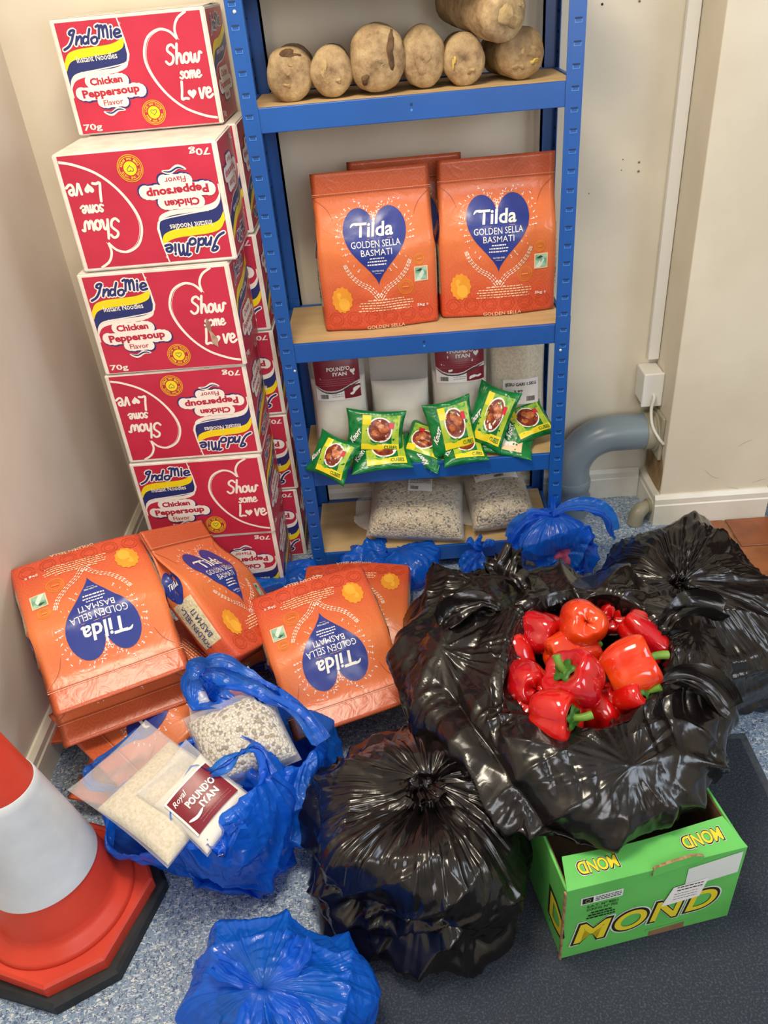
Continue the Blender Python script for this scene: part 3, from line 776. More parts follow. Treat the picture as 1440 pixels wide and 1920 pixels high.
yam('long cylindrical yam stacked on top of two others', .055, .053, .22, 91, (.575, .065, zb + .082), (.16, 0, .42), ((.0, .0, .6, .55, C_), (.55, .4, .2, .18, C_)), pinch=.0)

# ================================================================== rice bags
def orange_mat():
    m = bpy.data.materials.new('rice_bag_orange'); m.use_nodes = True; nt = m.node_tree; b = nt.nodes['Principled BSDF']
    tc = nt.nodes.new('ShaderNodeTexCoord'); b.inputs['Roughness'].default_value = .3
    sp = nt.nodes.new('ShaderNodeSeparateXYZ'); nt.links.new(tc.outputs['UV'], sp.inputs[0])
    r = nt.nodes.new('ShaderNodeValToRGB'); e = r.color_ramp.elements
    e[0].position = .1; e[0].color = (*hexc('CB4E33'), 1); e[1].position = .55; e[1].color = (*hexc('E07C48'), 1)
    k = e.new(.85); k.color = (*hexc('DA7044'), 1); k = e.new(.865); k.color = (*hexc('C65C38'), 1)  # flap darkened above the seam: shade of the shelf put into the colour
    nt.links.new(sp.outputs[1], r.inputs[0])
    v = nt.nodes.new('ShaderNodeTexVoronoi'); v.feature = 'F1'; v.inputs['Scale'].default_value = 7; v.inputs['Randomness'].default_value = .15
    nt.links.new(tc.outputs['UV'], v.inputs['Vector'])
    w = nt.nodes.new('ShaderNodeMath'); w.operation = 'SINE'; mu = nt.nodes.new('ShaderNodeMath'); mu.operation = 'MULTIPLY'; mu.inputs[1].default_value = 42
    nt.links.new(v.outputs['Distance'], mu.inputs[0]); nt.links.new(mu.outputs[0], w.inputs[0])
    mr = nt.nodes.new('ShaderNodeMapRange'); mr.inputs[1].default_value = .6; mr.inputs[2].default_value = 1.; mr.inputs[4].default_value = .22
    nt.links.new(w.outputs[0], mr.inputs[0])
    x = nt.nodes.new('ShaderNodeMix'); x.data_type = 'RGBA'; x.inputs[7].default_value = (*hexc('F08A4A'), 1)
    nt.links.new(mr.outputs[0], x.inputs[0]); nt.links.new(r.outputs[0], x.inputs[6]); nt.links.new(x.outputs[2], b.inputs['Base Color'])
    n = nt.nodes.new('ShaderNodeTexNoise'); n.inputs['Scale'].default_value = 26; n.inputs['Detail'].default_value = 3; n.inputs['Distortion'].default_value = 1.5
    bp = nt.nodes.new('ShaderNodeBump'); bp.inputs['Strength'].default_value = .35; bp.inputs['Distance'].default_value = .004
    nt.links.new(tc.outputs['Object'], n.inputs['Vector']); nt.links.new(n.outputs[0], bp.inputs['Height']); nt.links.new(bp.outputs[0], b.inputs['Normal'])
    return m
M_or = orange_mat()
M_heart = mat('bag_heart_blue', '2B3A8C', .28, bump=.2, bump_scale=20)
M_bw = mat('bag_print_white', 'F2EFEA', .35)
M_cream = mat('bag_print_cream', 'F0CFA6', .4)
M_bgold = mat('bag_print_gold', 'E89A2E', .4)
M_ggreen = mat('stamp_green', '6FA285', .4, var='A9CDB5', var_scale=60.)
M_dgreen = mat('stamp_dark', '2E4A3A', .4)
M_win = mat('rice_window', 'D9CFAF', .3, var='C4B48C', var_scale=150., bump=.4, bump_scale=250)
M_lblue = mat('bag_print_lightblue', '8C96D0', .4)
RW, RB, RH, RT = .292, .335, .387, .098
def rice_print(lines=True):
    p = Print(); rg = random.Random(5); p.sub = .006
    hx, hy, hw, hh = 0, .208, .158, .186
    O = heart_pts(hx, hy, hw, hh, 64)
    p.star(O, (hx, hy + .02), M_heart, 1, rings=8)
    p.text('Tilda', -.001, .2525, .094, .032, M_bw, 6, bold=.02, shear=.12)
    p.stroke([(-.060, .2595), (-.054, .2655), (-.046, .2668), (-.038, .2668)], .0048, M_bw, 4, smooth=12, taper=True)
    p.stroke([(-.02, .2315), (.042, .2315)], .0008, M_bgold, 3)
    p.text('GOLDEN SELLA', 0, .2205, .124, .0155, M_bw, 4); p.text('BASMATI', 0, .2005, .078, .0155, M_bw, 4)
    for k, w_ in enumerate((.036, .048, .05)): fine_lines(p, -w_ / 2, w_ / 2, .184 - k * .0078, 1, .01, M_bw, 4, .003, 30 + k)
    p.text('GLUTEN FREE', 0, .154, .03, .0042, M_bw, 4, bold=.01); p.stroke([(-.008, .1475), (.008, .1475)], .0008, M_bw, 4)
    # scattered grains round the heart
    n = 0
    for k in range(420):
        a = rg.uniform(0, 2 * math.pi); q = O[int((a / (2 * math.pi)) * 64) % 64]
        d = np.array(q) - np.array([hx, hy + .01]); d /= np.linalg.norm(d)
        c = np.array(q) + d * rg.uniform(.004, .022)
        if abs(c[0]) > .132 or c[1] < .15 or n > 130: continue
        n += 1; th = rg.uniform(0, math.pi); L = rg.uniform(.0026, .0042); e = np.array([math.cos(th), math.sin(th)]) * L; f = np.array([-e[1], e[0]]) * .3
        p._add([c - e, c + f, c + e, c - f], [(3, 2, 1, 0)] if True else [], M_bw, 2)
    # two ears of grain under the heart
    for sg in (-1, 1):
        cv = catmull([(sg * .004, .085), (sg * .022, .108), (sg * .048, .125), (sg * .07, .148), (sg * .082, .172)], 15)
        T = np.gradient(cv, axis=0)
        for k in range(15):
            t_ = T[k] / np.linalg.norm(T[k]); nn = np.array([-t_[1], t_[0]])
            for j in range(-2, 3):
                if abs(j) > 2 - k * .06: continue
                c = cv[k] + nn * j * .0058 * (1 - k * .03); e = (t_ + nn * j * .18) * .0042; f = np.array([-e[1], e[0]]) * .36
                p._add([c - e, c + f, c + e, c - f], [(3, 2, 1, 0)], M_cream if (k + j) % 2 else M_bw, 2)
    # golden bird medallion
    a = np.linspace(0, 2 * math.pi, 40, endpoint=False); r = 1 + .07 * np.cos(a * 13)
    p.star(np.c_[-.098 + .026 * r * np.cos(a), .084 + .034 * r * np.sin(a)], (-.098, .084), M_bgold, 2, 3)
    MB = mat('bag_print_amber', 'F0B03C', .4)
    p.disc(-.094, .072, .014, MB, 3, n=18, rings=2, ry=.017); p.disc(-.105, .098, .006, MB, 3, n=12, rings=1)
    p.stroke([(-.098, .078), (-.107, .09), (-.1055, .1)], .006, MB, 3, smooth=8)
    # stamp
    p.rect(.092, .127, .116, .154, M_cream, 2, 2, 2); p.rect(.0945, .1245, .1185, .1515, M_ggreen, 3, 2, 2)
    p.poly([(.0945, .1185), (.107, .1185), (.118, .136), (.113, .146), (.103, .131)], mat('stamp_pale', 'CFE2D3', .4), 4); p.poly([(.097, .143), (.108, .149), (.115, .145), (.106, .141)], M_dgreen, 4)
    for (cx, cy, rr) in ((.106, .172, .013), (.068, .106, .019)):
        p.ring(cx, cy, rr, .0012, M_bgold, 2, 24); p.ring(cx, cy, rr * .68, .001, M_bgold, 2, 20); p.ring(cx, cy, rr * .86, .0008, M_bgold, 2, 24)
        p.rect(cx - rr * .45, cx + rr * .45, cy - .0015, cy + .0015, M_bgold, 2)
    for k, (x0, x1) in enumerate(((-.032, .062), (-.052, .084), (-.056, .086), (-.05, .076), (-.058, .08))):
        x = x0; y = .0775 - k * .0068
        while x < x1:
            w_ = rg.uniform(.004, .011); p.rect(x, min(x + w_, x1), y - .0014, y + .0014, M_cream, 2); x += w_ + .0022
    p.text('5kg', .1055, .052, .02, .0095, M_bw, 3, bold=.012); p.text('e', .1225, .052, .005, .006, M_bw, 3)
    MO = mat('bag_print_darkorange', 'BF4426', .4)
    for k in range(6):
        cx = -.118 + k * .047; p.ring(cx, .033, .0185, .0012, M_bgold if False else MO, 2, 20); p.ring(cx, .033, .012, .001, MO, 2, 16)
    p.stroke([(-RW / 2, RB - .001), (0, RB + .0005), (RW / 2, RB - .001)], .0016, mat('bag_crease_shade', 'A8502E', .4), 1, smooth=24)  # dark line paints the shade along the embossed seam
    p.stroke([(-RW / 2, RB + .0035), (RW / 2, RB + .0035)], .0012, mat('bag_seam_highlight', 'EFA070', .35), 1, smooth=24)  # pale line paints the highlight on the seam's edge
    for sg in (-1, 1):
        p.stroke([(sg * RW / 2, RB - .004), (sg * .115, RB - .03), (sg * .10, RB - .06)], .0014, MATS['bag_crease_shade'], 1, smooth=10, taper=True)  # corner folds of the flap, drawn as painted shade
    p.text('GOLDEN SELLA', .01, .006, .1, .009, M_cream, 2)
    return p
def rice_side_print():
    p = Print()
    # printed in (q, z): q -1..1 across the gusset
    O = np.array([(-.85, .262), (-.9, .24), (-.5, .205), (0, .185), (.5, .205), (.9, .24), (.85, .262), (.45, .275), (0, .262), (-.45, .275)])
    O = catmull(O, 40, closed=True); p.star(O, (0, .235), M_heart, 1, 4)
    return p
RPRINT = rice_print(); RSIDE = rice_side_print()
def rice_bag(label, M, seed=1, bend=None, fill=1., lump=.003, name='rice_bag', group='orange rice bags', side_text=True, flap_fold=0., squash=0.):
    bag = thing(name, label, 'rice bag', group=group); bag.matrix_world = M
    def tz(z):
        z = np.asarray(z, float)
        return RT * fill * (.80 + .25 * np.sin(np.clip(z / RB, 0, 1) * math.pi * .62 + .25)) * (1 - sstep(.58, .985, z / RB) * .955)
    def wrink(x, y, z):
        x, y, z = np.broadcast_arrays(x, y, z); return lump * fbm(np.stack([x * 16, y * 16 + seed, z * 16], -1), seed) + lump * .4 * fbm(np.stack([x * 45, y * 9, z * 45], -1), seed + 3, 2)
    def post(P):
        P = np.array(P, float)
        # creases fanning from the corners of the top seam
        if flap_fold:
            k = sstep(RB, RH, P[:, 2]); P[:, 1] += flap_fold * k * (P[:, 2] - RB)
        if bend is not None: P = bend(P)
        return P
    def front(x, z, off=0.):
        x = np.asarray(x, float); z = np.asarray(z, float); t_ = tz(z)
        b = np.cos(np.clip(np.abs(2 * x / RW), 0, 1) * math.pi / 2)
        y = -t_ / 2 * (.74 + .30 * b) - wrink(x, 0, z) * np.clip(t_ / RT * 1.4, 0, 1) * (.25 + .75 * b)
        return np.stack([x, y - off - .001, z], -1)
    def backf(x, z):
        P = front(-x, z); P[..., 1] *= -1; P[..., 0] = x; return P
    def side(sg, q, z, off=0.):
        q = np.asarray(q, float); z = np.asarray(z, float); t_ = tz(z)
        d = t_ * .74 / 2 + .001; g = .05 * sstep(.55, .98, z / RB)
        x = RW / 2 + .008 * (1 - q * q) * np.clip(t_ / RT, 0, 1) - g * (1 - np.abs(q)) + wrink(0 * q + sg, q, z) * .5 * (1 - q * q) + off
        return np.stack([sg * x, q * d, z], -1)
    nf, ns = 21, 8
    zs = np.r_[np.linspace(.004, RB, 40), np.linspace(RB + .008, RH, 6)]
    xs_ = np.linspace(-RW / 2, RW / 2, nf); qs = np.linspace(-1, 1, ns + 1)
    rows = []; 
    for z in zs:
        zz = np.full(nf, z); f = front(xs_, zz)
        r = np.concatenate([f, side(1, qs[1:-1], np.full(ns - 1, z)), backf(xs_[::-1], zz), side(-1, qs[1:-1][::-1], np.full(ns - 1, z))])
        rows.append(r)
    n = len(rows[0]); b0 = rows[0].copy(); b0[:, :2] *= .9; b0[:, 2] = 0
    rows = [b0 * [.5, .5, 1], b0] + rows
    P = post(np.concatenate(rows)); nr = len(rows); F = gridF(n, nr, closed_u=True); MI = []
    zz = np.r_[0, 0, zs]
    for j in range(nr - 1):
        for i in range(n):
            sd = (nf <= i < nf + ns - 2) or (i >= 2 * nf + ns - 1 and i < n - 1)
            MI.append(1 if sd and .055 < zz[j] < .185 else 0)
    F.append(tuple(range(n - 1, -1, -1))); MI.append(0); F.append(tuple((nr - 1) * n + k for k in range(n))); MI.append(0)
    UV = []
    for r, z in zip(rows, zz):
        u = np.r_[np.linspace(0, 1, nf), np.linspace(1, 1.3, ns - 1), np.linspace(1.3, 2.3, nf), np.linspace(2.3, 2.6, ns - 1)]
        UV += [(a, z / RH * 1.3 / 1.3) for a in u]
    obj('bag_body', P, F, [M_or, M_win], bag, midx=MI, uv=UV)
    RPRINT.build('front_print', lambda x, y, o_: post(front(x, y, o_)), bag, base=.0008, step=.0003)
    bp = Print(); bp.rect(-.05, .0, .24, .275, M_lblue, 0, 3, 3); bp.rect(-.012, .03, .244, .271, M_bw, 1, 3, 2); barcode(bp, -.008, .248, .034, .02, 2)
    fine_lines(bp, -.11, .11, .21, 8, .01, M_cream, 1, .002, 7)
    bp.build('back_print', lambda x, y, o_: post(backf(-x, y) + np.stack([0 * x, o_, 0 * x], -1)), bag, base=.0008, step=.0003)
    for sg in (-1, 1):
        sp = Print(); sp.V = list(RSIDE.V); sp.L = list(RSIDE.L); sp.F = list(RSIDE.F); sp.I = list(RSIDE.I); sp.mats = list(RSIDE.mats)
        if side_text:
            sp.text('Tilda', 0, .235, 1.0, .016, M_bw, 3, bold=.02, shear=.1)
            sp.text('GOLDEN SELLA', -.22 * sg, .12, .12, .30, M_navy, 2, rot=0) if False else None
            for ln, s_ in ((.25, 'GOLDEN SELLA'), (-.3, 'BASMATI')):
                V, F_ = text_tris(s_); a = V.min(0); b = V.max(0); Q = (V - (a + b) / 2) / (b - a)
                L_ = .118 if len(s_) > 8 else .075
                sp._add(np.c_[-Q[:, 1] * .38 + ln * -1, Q[:, 0] * L_ + .12], F_, M_navy, 2)
            a = np.linspace(0, 2 * math.pi, 17); sp.stroke(np.c_[.5 * np.cos(a), .03 + .016 * np.sin(a)], .12, M_bgold, 2) if False else None
        fn = (lambda x, y, o_, sg=sg: post(side(sg, x * sg, y, o_)))
        sp.build('side_print', fn, bag, base=.0008, step=.0003)
    return bag
def upright(x, y, z, rz, lean=0.):
    return Matrix.Translation((x, y, z)) @ Matrix.Rotation(rz, 4, 'Z') @ Matrix.Rotation(lean, 4, 'X')
z2 = shelf_z(2)
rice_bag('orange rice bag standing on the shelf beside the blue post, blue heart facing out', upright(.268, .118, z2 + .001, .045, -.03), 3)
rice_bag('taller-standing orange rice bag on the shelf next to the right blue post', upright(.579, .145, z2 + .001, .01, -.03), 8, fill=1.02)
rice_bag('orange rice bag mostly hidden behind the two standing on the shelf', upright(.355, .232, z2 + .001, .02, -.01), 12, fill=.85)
# ================================================================== pouches and packets on the lower shelves
M_flour = mat('white_flour', 'F1ECDF', .95, var='E6DFCE', var_scale=12., bump=.3, bump_scale=60)
M_gari = mat('cream_gari', 'E3D8BE', .95, var='CDBF9F', var_scale=160., bump=.5, bump_scale=260)
M_clear = clear_film('clear_film', .16)
M_milky = clear_film('milky_film', .38, .2)
M_maroon = mat('label_maroon', '7C1528', .35)
M_paper = mat('label_paper', 'EFEDEA', .5)
def bean_mat(name, c1, c2, c3, sc=120.):
    m = bpy.data.materials.new(name); m.use_nodes = True; nt = m.node_tree; b = nt.nodes['Principled BSDF']
    tc = nt.nodes.new('ShaderNodeTexCoord'); b.inputs['Roughness'].default_value = .6
    v = nt.nodes.new('ShaderNodeTexVoronoi'); v.inputs['Scale'].default_value = sc
    nt.links.new(tc.outputs['Object'], v.inputs['Vector'])
    sp = nt.nodes.new('ShaderNodeSeparateColor'); nt.links.new(v.outputs['Color'], sp.inputs[0])
    r = nt.nodes.new('ShaderNodeValToRGB'); r.color_ramp.interpolation = 'CONSTANT'; e = r.color_ramp.elements
    e[0].position = 0; e[0].color = (*hexc(c2), 1); e[1].position = .11; e[1].color = (*hexc(c1), 1)
    k = e.new(.55); k.color = (*hexc(c3), 1); k = e.new(.9); k.color = (*hexc('A8946E'), 1)
    nt.links.new(sp.outputs[0], r.inputs[0])
    mr = nt.nodes.new('ShaderNodeMapRange'); mr.inputs[1].default_value = .35; mr.inputs[2].default_value = .75; mr.inputs[3].default_value = 1; mr.inputs[4].default_value = .25
    nt.links.new(v.outputs['Distance'], mr.inputs[0])
    nt.links.new(r.outputs[0], b.inputs['Base Color'])
    bp = nt.nodes.new('ShaderNodeBump'); bp.inputs['Strength'].default_value = 1.; bp.inputs['Distance'].default_value = .005
    nt.links.new(mr.outputs[0], bp.inputs['Height']); nt.links.new(bp.outputs[0], b.inputs['Normal']); return m
M_beans = bean_mat('dried_beans', 'D9C8A4', '4E3E2C', 'C6B086', 165.)
M_beansw = bean_mat('white_beans', 'E9E2D2', '8A7F70', 'E2D9C6', 140.)
def pillow_fn(w, h, t, seed, pw=3.2, ph=3.2, shrink=.06, wr=.0, flat=1.0, sag=0.):
    """front/back surface of a filled pouch; x,z in metres about its centre"""
    def f(x, z, sg=-1, off=0.):
        x, z = np.broadcast_arrays(np.asarray(x, float), np.asarray(z, float)); u = np.clip(2 * x / w, -1, 1); v = np.clip(2 * z / h, -1, 1)
        vs = v + sag * (1 - v * v)
        b = np.sqrt(np.clip((1 - np.abs(u) ** pw) * (1 - np.abs(vs).clip(0, 1) ** ph), 0, 1))
        y = t / 2 * b
        n = wr * creases(np.stack([x, z, 0 * x + sg], -1), seed + (sg > 0) * 5, 8, 14, 60) * 22 * (.25 + b) + wr * fbm(np.stack([x * 30, z * 30, 0 * x + sg], -1), seed) * .5 * b
        X = x * (1 - shrink * np.cos(v * math.pi / 2) * np.abs(u) ** 2) ; Z = z * (1 - shrink * np.cos(u * math.pi / 2) * np.abs(v) ** 2)
        return np.stack([X, sg * ((y if sg < 0 else y * flat) + .0006) - n * (1 if sg < 0 else -1) * -1 * 0 + sg * n + sg * off, Z], -1)
    return f
def pillow_VF(f, w, h, nu=36, nv=36):
    xs_ = np.linspace(-w / 2, w / 2, nu); zs_ = np.linspace(-h / 2, h / 2, nv)
    X, Z = np.meshgrid(xs_, zs_)
    A = f(X.ravel(), Z.ravel(), -1); B = f(X.ravel(), Z.ravel(), 1)
    FA = gridF(nu, nv); n = nu * nv
    FB = [tuple(n + i for i in q[::-1]) for q in FA]; F = FA + FB
    e = [i for i in range(nu)] + [j * nu + nu - 1 for j in range(1, nv)] + [(nv - 1) * nu + i for i in range(nu - 2, -1, -1)] + [j * nu for j in range(nv - 2, 0, -1)]
    for k in range(len(e)): a, b = e[k], e[(k + 1) % len(e)]; F.append((b, a, n + a, n + b))
    UV = [(x / w + .5, z / h + .5) for z in zs_ for x in xs_] * 2
    return np.concatenate([A, B]), F, UV
def pouch(label, M, w, h, t, fill, mcont, seed, artwork=None, film_m=None, sag=.0, name='flour_pouch', cat='pouch', group=None):
    po = thing(name, label, cat, group=group); po.matrix_world = M
    f = pillow_fn(w, h, t, seed, 2.6, 4.0, .05, .0016, sag=.16)
    V, F, UV = pillow_VF(f, w, h, 40, 48); V[:, 2] += h / 2
    obj('clear_bag', V, F, film_m or M_clear, po, uv=UV)
    # contents: fills the lower part
    hf = h * fill
    g = pillow_fn(w * .95, hf, t * .96, seed + 2, 2.4, 3.0, .05, .0008, sag=-.05)
    V, F, UV = pillow_VF(g, w * .95, hf, 36, 36); V[:, 2] += hf / 2 + .004
    obj('contents', V, F, mcont, po, uv=UV)
    if artwork:
        p = Print(); artwork(p)
        p.build('printed_label', lambda x, y, o_: f(x, y - h / 2, -1, o_) + np.array([0, 0, h / 2]), po, base=.002, step=.0004)
    return po
def maroon_art(p, z0=.20, w=.125, words=True):
    p.rect(-w / 2, w / 2, z0, z0 + .12, M_paper, 0, 8, 8)
    T = catmull([(-w / 2, z0 + .045), (-w * .3, z0 + .028), (0, z0 + .026), (w * .3, z0 + .042), (w / 2, z0 + .05)], 12)
    p._add([(x, y + (z0 + .118 - y) * k / 8) for k in range(9) for x, y in T], gridF(12, 9), M_maroon, 1)
    p.stroke(T + [0, -.003], .004, M_ink, 2, taper=True); p.stroke(T + [0, .002], .0018, M_paper, 3, taper=True)
    p.rect(w * .12, w / 2, z0 + .002, z0 + .04, M_maroon, 1, 3, 2); barcode(p, -w / 2 + .012, z0 + .006, .022, .013)
    fine_lines(p, -w * .15, w * .1, z0 + .016, 2, .006, M_ink); fine_lines(p, -w * .42, w * .38, z0 + .062, 4, .006, mat('label_pink', 'B0606C', .5), 3)
    p.text("POUND'O", .005, z0 + .092, .066, .012, M_paper, 4, bold=.03); p.text('IYAN', .008, z0 + .077, .04, .011, M_paper, 4, bold=.03)
    p.star(heart_pts(.045, z0 + .08, .016, .016, 16), (.045, z0 + .08), M_paper, 4, 1)
def gari_art(p):
    p.rect(-.046, .058, .095, .172, M_paper, 0, 6, 6)
    p.text('IJEBU GARI 1.5KG', .006, .156, .09, .0125, M_ink, 2, bold=.03); p.text('3.99', -.002, .136, .026, .009, M_ink, 2, bold=.03)
    barcode(p, .022, .104, .026, .015, 2); fine_lines(p, -.025, .005, .118, 2, .008, M_ink, 2)
z1 = shelf_z(1) + .001
def at_y(u, v, y): return Vector(ony(u, v, y))
pouch('clear pouch of white flour with maroon label, beside the left blue post', upright(.128, .150, z1, .06, -.08), .165, .32, .085, .66, M_flour, 21, lambda p: maroon_art(p, .160, .13), group='flour pouches')
pouch('plain clear pouch of white flour without label between two maroon-labelled pouches', upright(.303, .158, z1, -.04, -.06), .175, .32, .09, .58, M_flour, 33, group='flour pouches')
pouch('clear pouch of white flour with maroon label in the middle of the shelf', upright(.476, .150, z1, .03, -.08), .165, .325, .085, .64, M_flour, 45, lambda p: maroon_art(p, .185, .14), group='flour pouches')
pouch('clear pouch of cream gari with white price label, beside the right blue post', upright(.642, .170, z1, .02, -.07), .165, .33, .085, .86, M_gari, 57, gari_art, group='flour pouches')

# ---- seasoning sachets
M_green = mat('sachet_green', '0F7A3C', .25, var='0B6A33', var_scale=20., bump=.5, bump_scale=60)
M_lime = mat('sachet_lime', 'B9CC3A', .28, var='8FB63A', var_scale=40.)
M_syel = mat('sachet_yellow', 'F0DB2C', .28)
M_stew = mat('stew_brown', '8E3B22', .3, var='5E1F14', var_scale=90.)
M_meat = mat('stew_meat', 'C9743C', .35, var='9B4A24', var_scale=120.)
M_sred = mat('sachet_red', 'D0243A', .3)
SWD, SHT = .158, .118
def sachet_art(p):
    M_lg = mat('sachet_leaf', '3F9A3A', .3, var='A8C94A', var_scale=90.)
    p.rect(-.036, -.012, -.046, .046, M_lime, 0, 3, 8); p.rect(-.012, .06, .018, .047, M_lg, 0, 6, 3); p.rect(.045, .066, -.046, .047, M_lime, 0, 2, 8)
    p.rect(-.036, .02, -.047, -.03, M_syel, 2, 5, 2); p.rect(.02, .066, -.047, -.028, M_syel, 2, 4, 2); p.rect(-.034, -.012, .02, .047, M_syel, 2, 2, 3)
    p.disc(.012, .008, .034, M_bw, 1, 28, 4); p.disc(.012, .008, .030, M_stew, 2, 28, 4); p.disc(.022, .012, .014, M_meat, 3, 18, 2, ry=.011); p.disc(.0, .0, .010, M_meat, 3, 14, 2, ry=.008); p.disc(.008, .022, .008, M_meat, 3, 14, 2)
    p.rect(.036, .05, .012, .028, M_sred, 4, 1, 1)
    p.text('Knorr', -.054, -.008, .042, .017, M_bw, 3, bold=.03, shear=.3, rot=.9)
    p.text('CUBES', .042, -.0375, .036, .010, M_green, 4, bold=.02)
    p.stroke([(-.02, -.02), (-.004, -.03), (.012, -.024)], .008, M_lg, 3, smooth=8, taper=True)
SART = Print(); sachet_art(SART)
def sachet(label, c, up, nrm, seed, t=.036, w=SWD, h=SHT, back=False, bend=0.):
    w *= 1.08; h *= 1.1
    s = thing('seasoning_sachet', label, 'sachet', group='green seasoning sachets'); s.matrix_world = frame(c, up, nrm)
    f0 = pillow_fn(w, h, t, seed, 2.2, 2.2, .10, .0042)
    def f(x, z, sg=-1, off=0.):
        P = f0(x, z, sg, off); e = np.abs(2 * np.asarray(x) / w) ** 6
        P[..., 1] += bend * (P[..., 0] ** 2 + .5 * P[..., 2] ** 2) + .003 * e * np.sin(np.asarray(z) * 160 + seed); return P
    V, F, UV = pillow_VF(f, w, h, 44, 32); nface = 43 * 31
    obj('sachet_film', V, F, [M_green], s, uv=UV)
    if not back:
        SART.build('sachet_print', lambda x, y, o_: f(x * w / SWD, y * h / SHT, -1, o_), s, base=.0012, step=.0004)
    else:
        p = Print(); p.rect(-.06, .055, -.045, .045, M_cream, 0, 10, 6); p.rect(-.01, .035, -.03, .02, M_bw, 1, 4, 4); p.disc(-.04, .01, .012, M_green, 1)
        p.ring(.012, .0, .012, .002, M_rink, 3, 16); fine_lines(p, .02, .05, .03, 3, .006, M_ink, 2)
        p.build('sachet_print', lambda x, y, o_: f(x, y, -1, o_), s, base=.0012, step=.0004)
    return s
def V3(*a): return Vector(a)
zt = LV[1]
def px(u, v, y): return Vector(ony(u, v, y))
sachet('green seasoning sachet drooping over the shelf edge beside the left blue post', px(622, 857, -.012), V3(.45, .45, .75), V3(-.3, -.8, .5), 1, w=.118, h=.115, bend=2.)
sachet('green seasoning sachet propped upright against the labelled flour pouch', px(704, 810, .058), V3(.12, .35, .93), V3(0, -.93, .35), 2)
sachet('flat-lying green seasoning sachet under the propped one', Vector(onz(713, 850, zt + .022)), V3(-.05, .8, .35), V3(0, -.45, .9), 3, w=.165)
sachet('green seasoning sachet lying between the flat one and the standing one', Vector(onz(797, 836, zt + .026)), V3(-.9, .35, .2), V3(-.1, -.6, .8), 4, w=.13, h=.115)
sachet('green seasoning sachet standing upright in front of the middle maroon-labelled pouch', px(846, 800, .045), V3(-.16, .3, .94), V3(.1, -.95, .3), 5, w=.128, h=.145)
sachet('green seasoning sachet lying at the foot of the standing one by the shelf edge', Vector(onz(868, 843, zt + .020)), V3(-.1, .85, .3), V3(0, -.4, .9), 6, w=.12, h=.10)
sachet('tilted green seasoning sachet leaning against the gari pouch', px(920, 782, .055), V3(.38, .3, .87), V3(-.25, -.9, .3), 7, w=.112, h=.165)
sachet('green seasoning sachet slumped at the right end of the shelf', Vector(onz(982, 795, zt + .055)), V3(-.35, .75, .55), V3(.1, -.6, .75), 8, w=.15, h=.11)
sachet('green seasoning sachet lying with its cream back panel up', Vector(onz(945, 828, zt + .02)), V3(.25, .85, .2), V3(.05, -.3, .95), 9, w=.165, h=.105, t=.028, back=True)

# ---- bags of beans on the bottom shelf
def bean_bag(label, M, w, h, t, seed, mcont, art):
    b = thing('bean_bag', label, 'bag of beans', group='bags of beans on the bottom shelf'); b.matrix_world = M
    f = pillow_fn(w, h, t, seed, 3.4, 3.0, .03, .0016, flat=.7)
    g = pillow_fn(w * .97, h * .96, t * .96, seed, 3.4, 3.0, .03, .0010, flat=.7)
    V, F, UV = pillow_VF(g, w * .97, h * .96); obj('beans', V, F, mcont, b, uv=UV)
    V, F, UV = pillow_VF(f, w, h, 44, 44); V = V + 0; obj('clear_bag', V, F, M_clear, b, uv=UV)
    p = Print(); art(p); p.build('paper_label', lambda x, y, o_: f(x, y, -1, o_), b, base=.0015, step=.0004)
    # crimped open end of the bag
    n = 24; a = np.linspace(-h / 2 * .8, h / 2 * .8, n); VV = []
    for k, q in enumerate((0, .3, .65, 1.)):
        VV += list(np.c_[np.full(n, -w / 2 * .98 - q * .045), .012 * np.sin(a * 60 + k) * q + .006 * q, a * (1 - .35 * q)])
    obj('bag_end', VV, gridF(n, 4), M_clear, b)
    return b
def bl1(p):
    p.rect(-.03, .045, .015, .085, M_paper, 0, 5, 5); barcode(p, -.022, .022, .024, .016, 2)
    fine_lines(p, -.024, .04, .076, 4, .008, M_ink, 2, .003)
def bl2(p):
    p.rect(-.065, .07, .03, .085, M_paper, 0, 6, 4); fine_lines(p, -.03, .06, .072, 3, .008, M_ink, 2, .003); barcode(p, -.005, .036, .03, .012, 2)
    p.rect(-.062, -.036, .058, .082, M_maroon, 2)
z0 = shelf_z(0)
bean_bag('larger clear bag of speckled beans lying on the bottom shelf', frame((.328, .125, z0 + .060), (.10, .98, .22), (.05, -.30, .95)), .30, .235, .135, 61, M_beans, bl1)
bean_bag('smaller clear bag of speckled beans lying on the bottom shelf near the right post', frame((.585, .145, z0 + .060), (-.08, .98, .2), (-.02, -.30, .95)), .20, .225, .135, 67, M_beans, bl2)
# ================================================================== rice bags heaped on the floor
def flat_bag(label, bottom, top, nrm, seed, drop=.5, **kw):
    """lay a bag so that its front face's middle line runs from bottom to top (world points)"""
    b = Vector(bottom); t_ = Vector(top); u = (t_ - b).normalized(); n = Vector(nrm); n = (n - u * n.dot(u)).normalized()
    return rice_bag(label, frame(b - n * (RT * drop * kw.get('fill', 1.)), u, n), seed, **kw)
def sagbend(k, c=.18):
    def f(P):
        P[:, 1] += k * (P[:, 2] - c) ** 2; return P
    return f
flat_bag('orange rice bag on top of the heap by the left wall, flap towards the cone',
         (-.484, -.430, .497), (-.303, -.785, .372), (.22, -.30, .93), 4, bend=sagbend(.5), lump=.004)
flat_bag('orange rice bag directly under the topmost one, cream side window showing',
         (-.490, -.425, .392), (-.338, -.738, .275), (.2, -.28, .94), 15, bend=sagbend(.35), fill=.95)
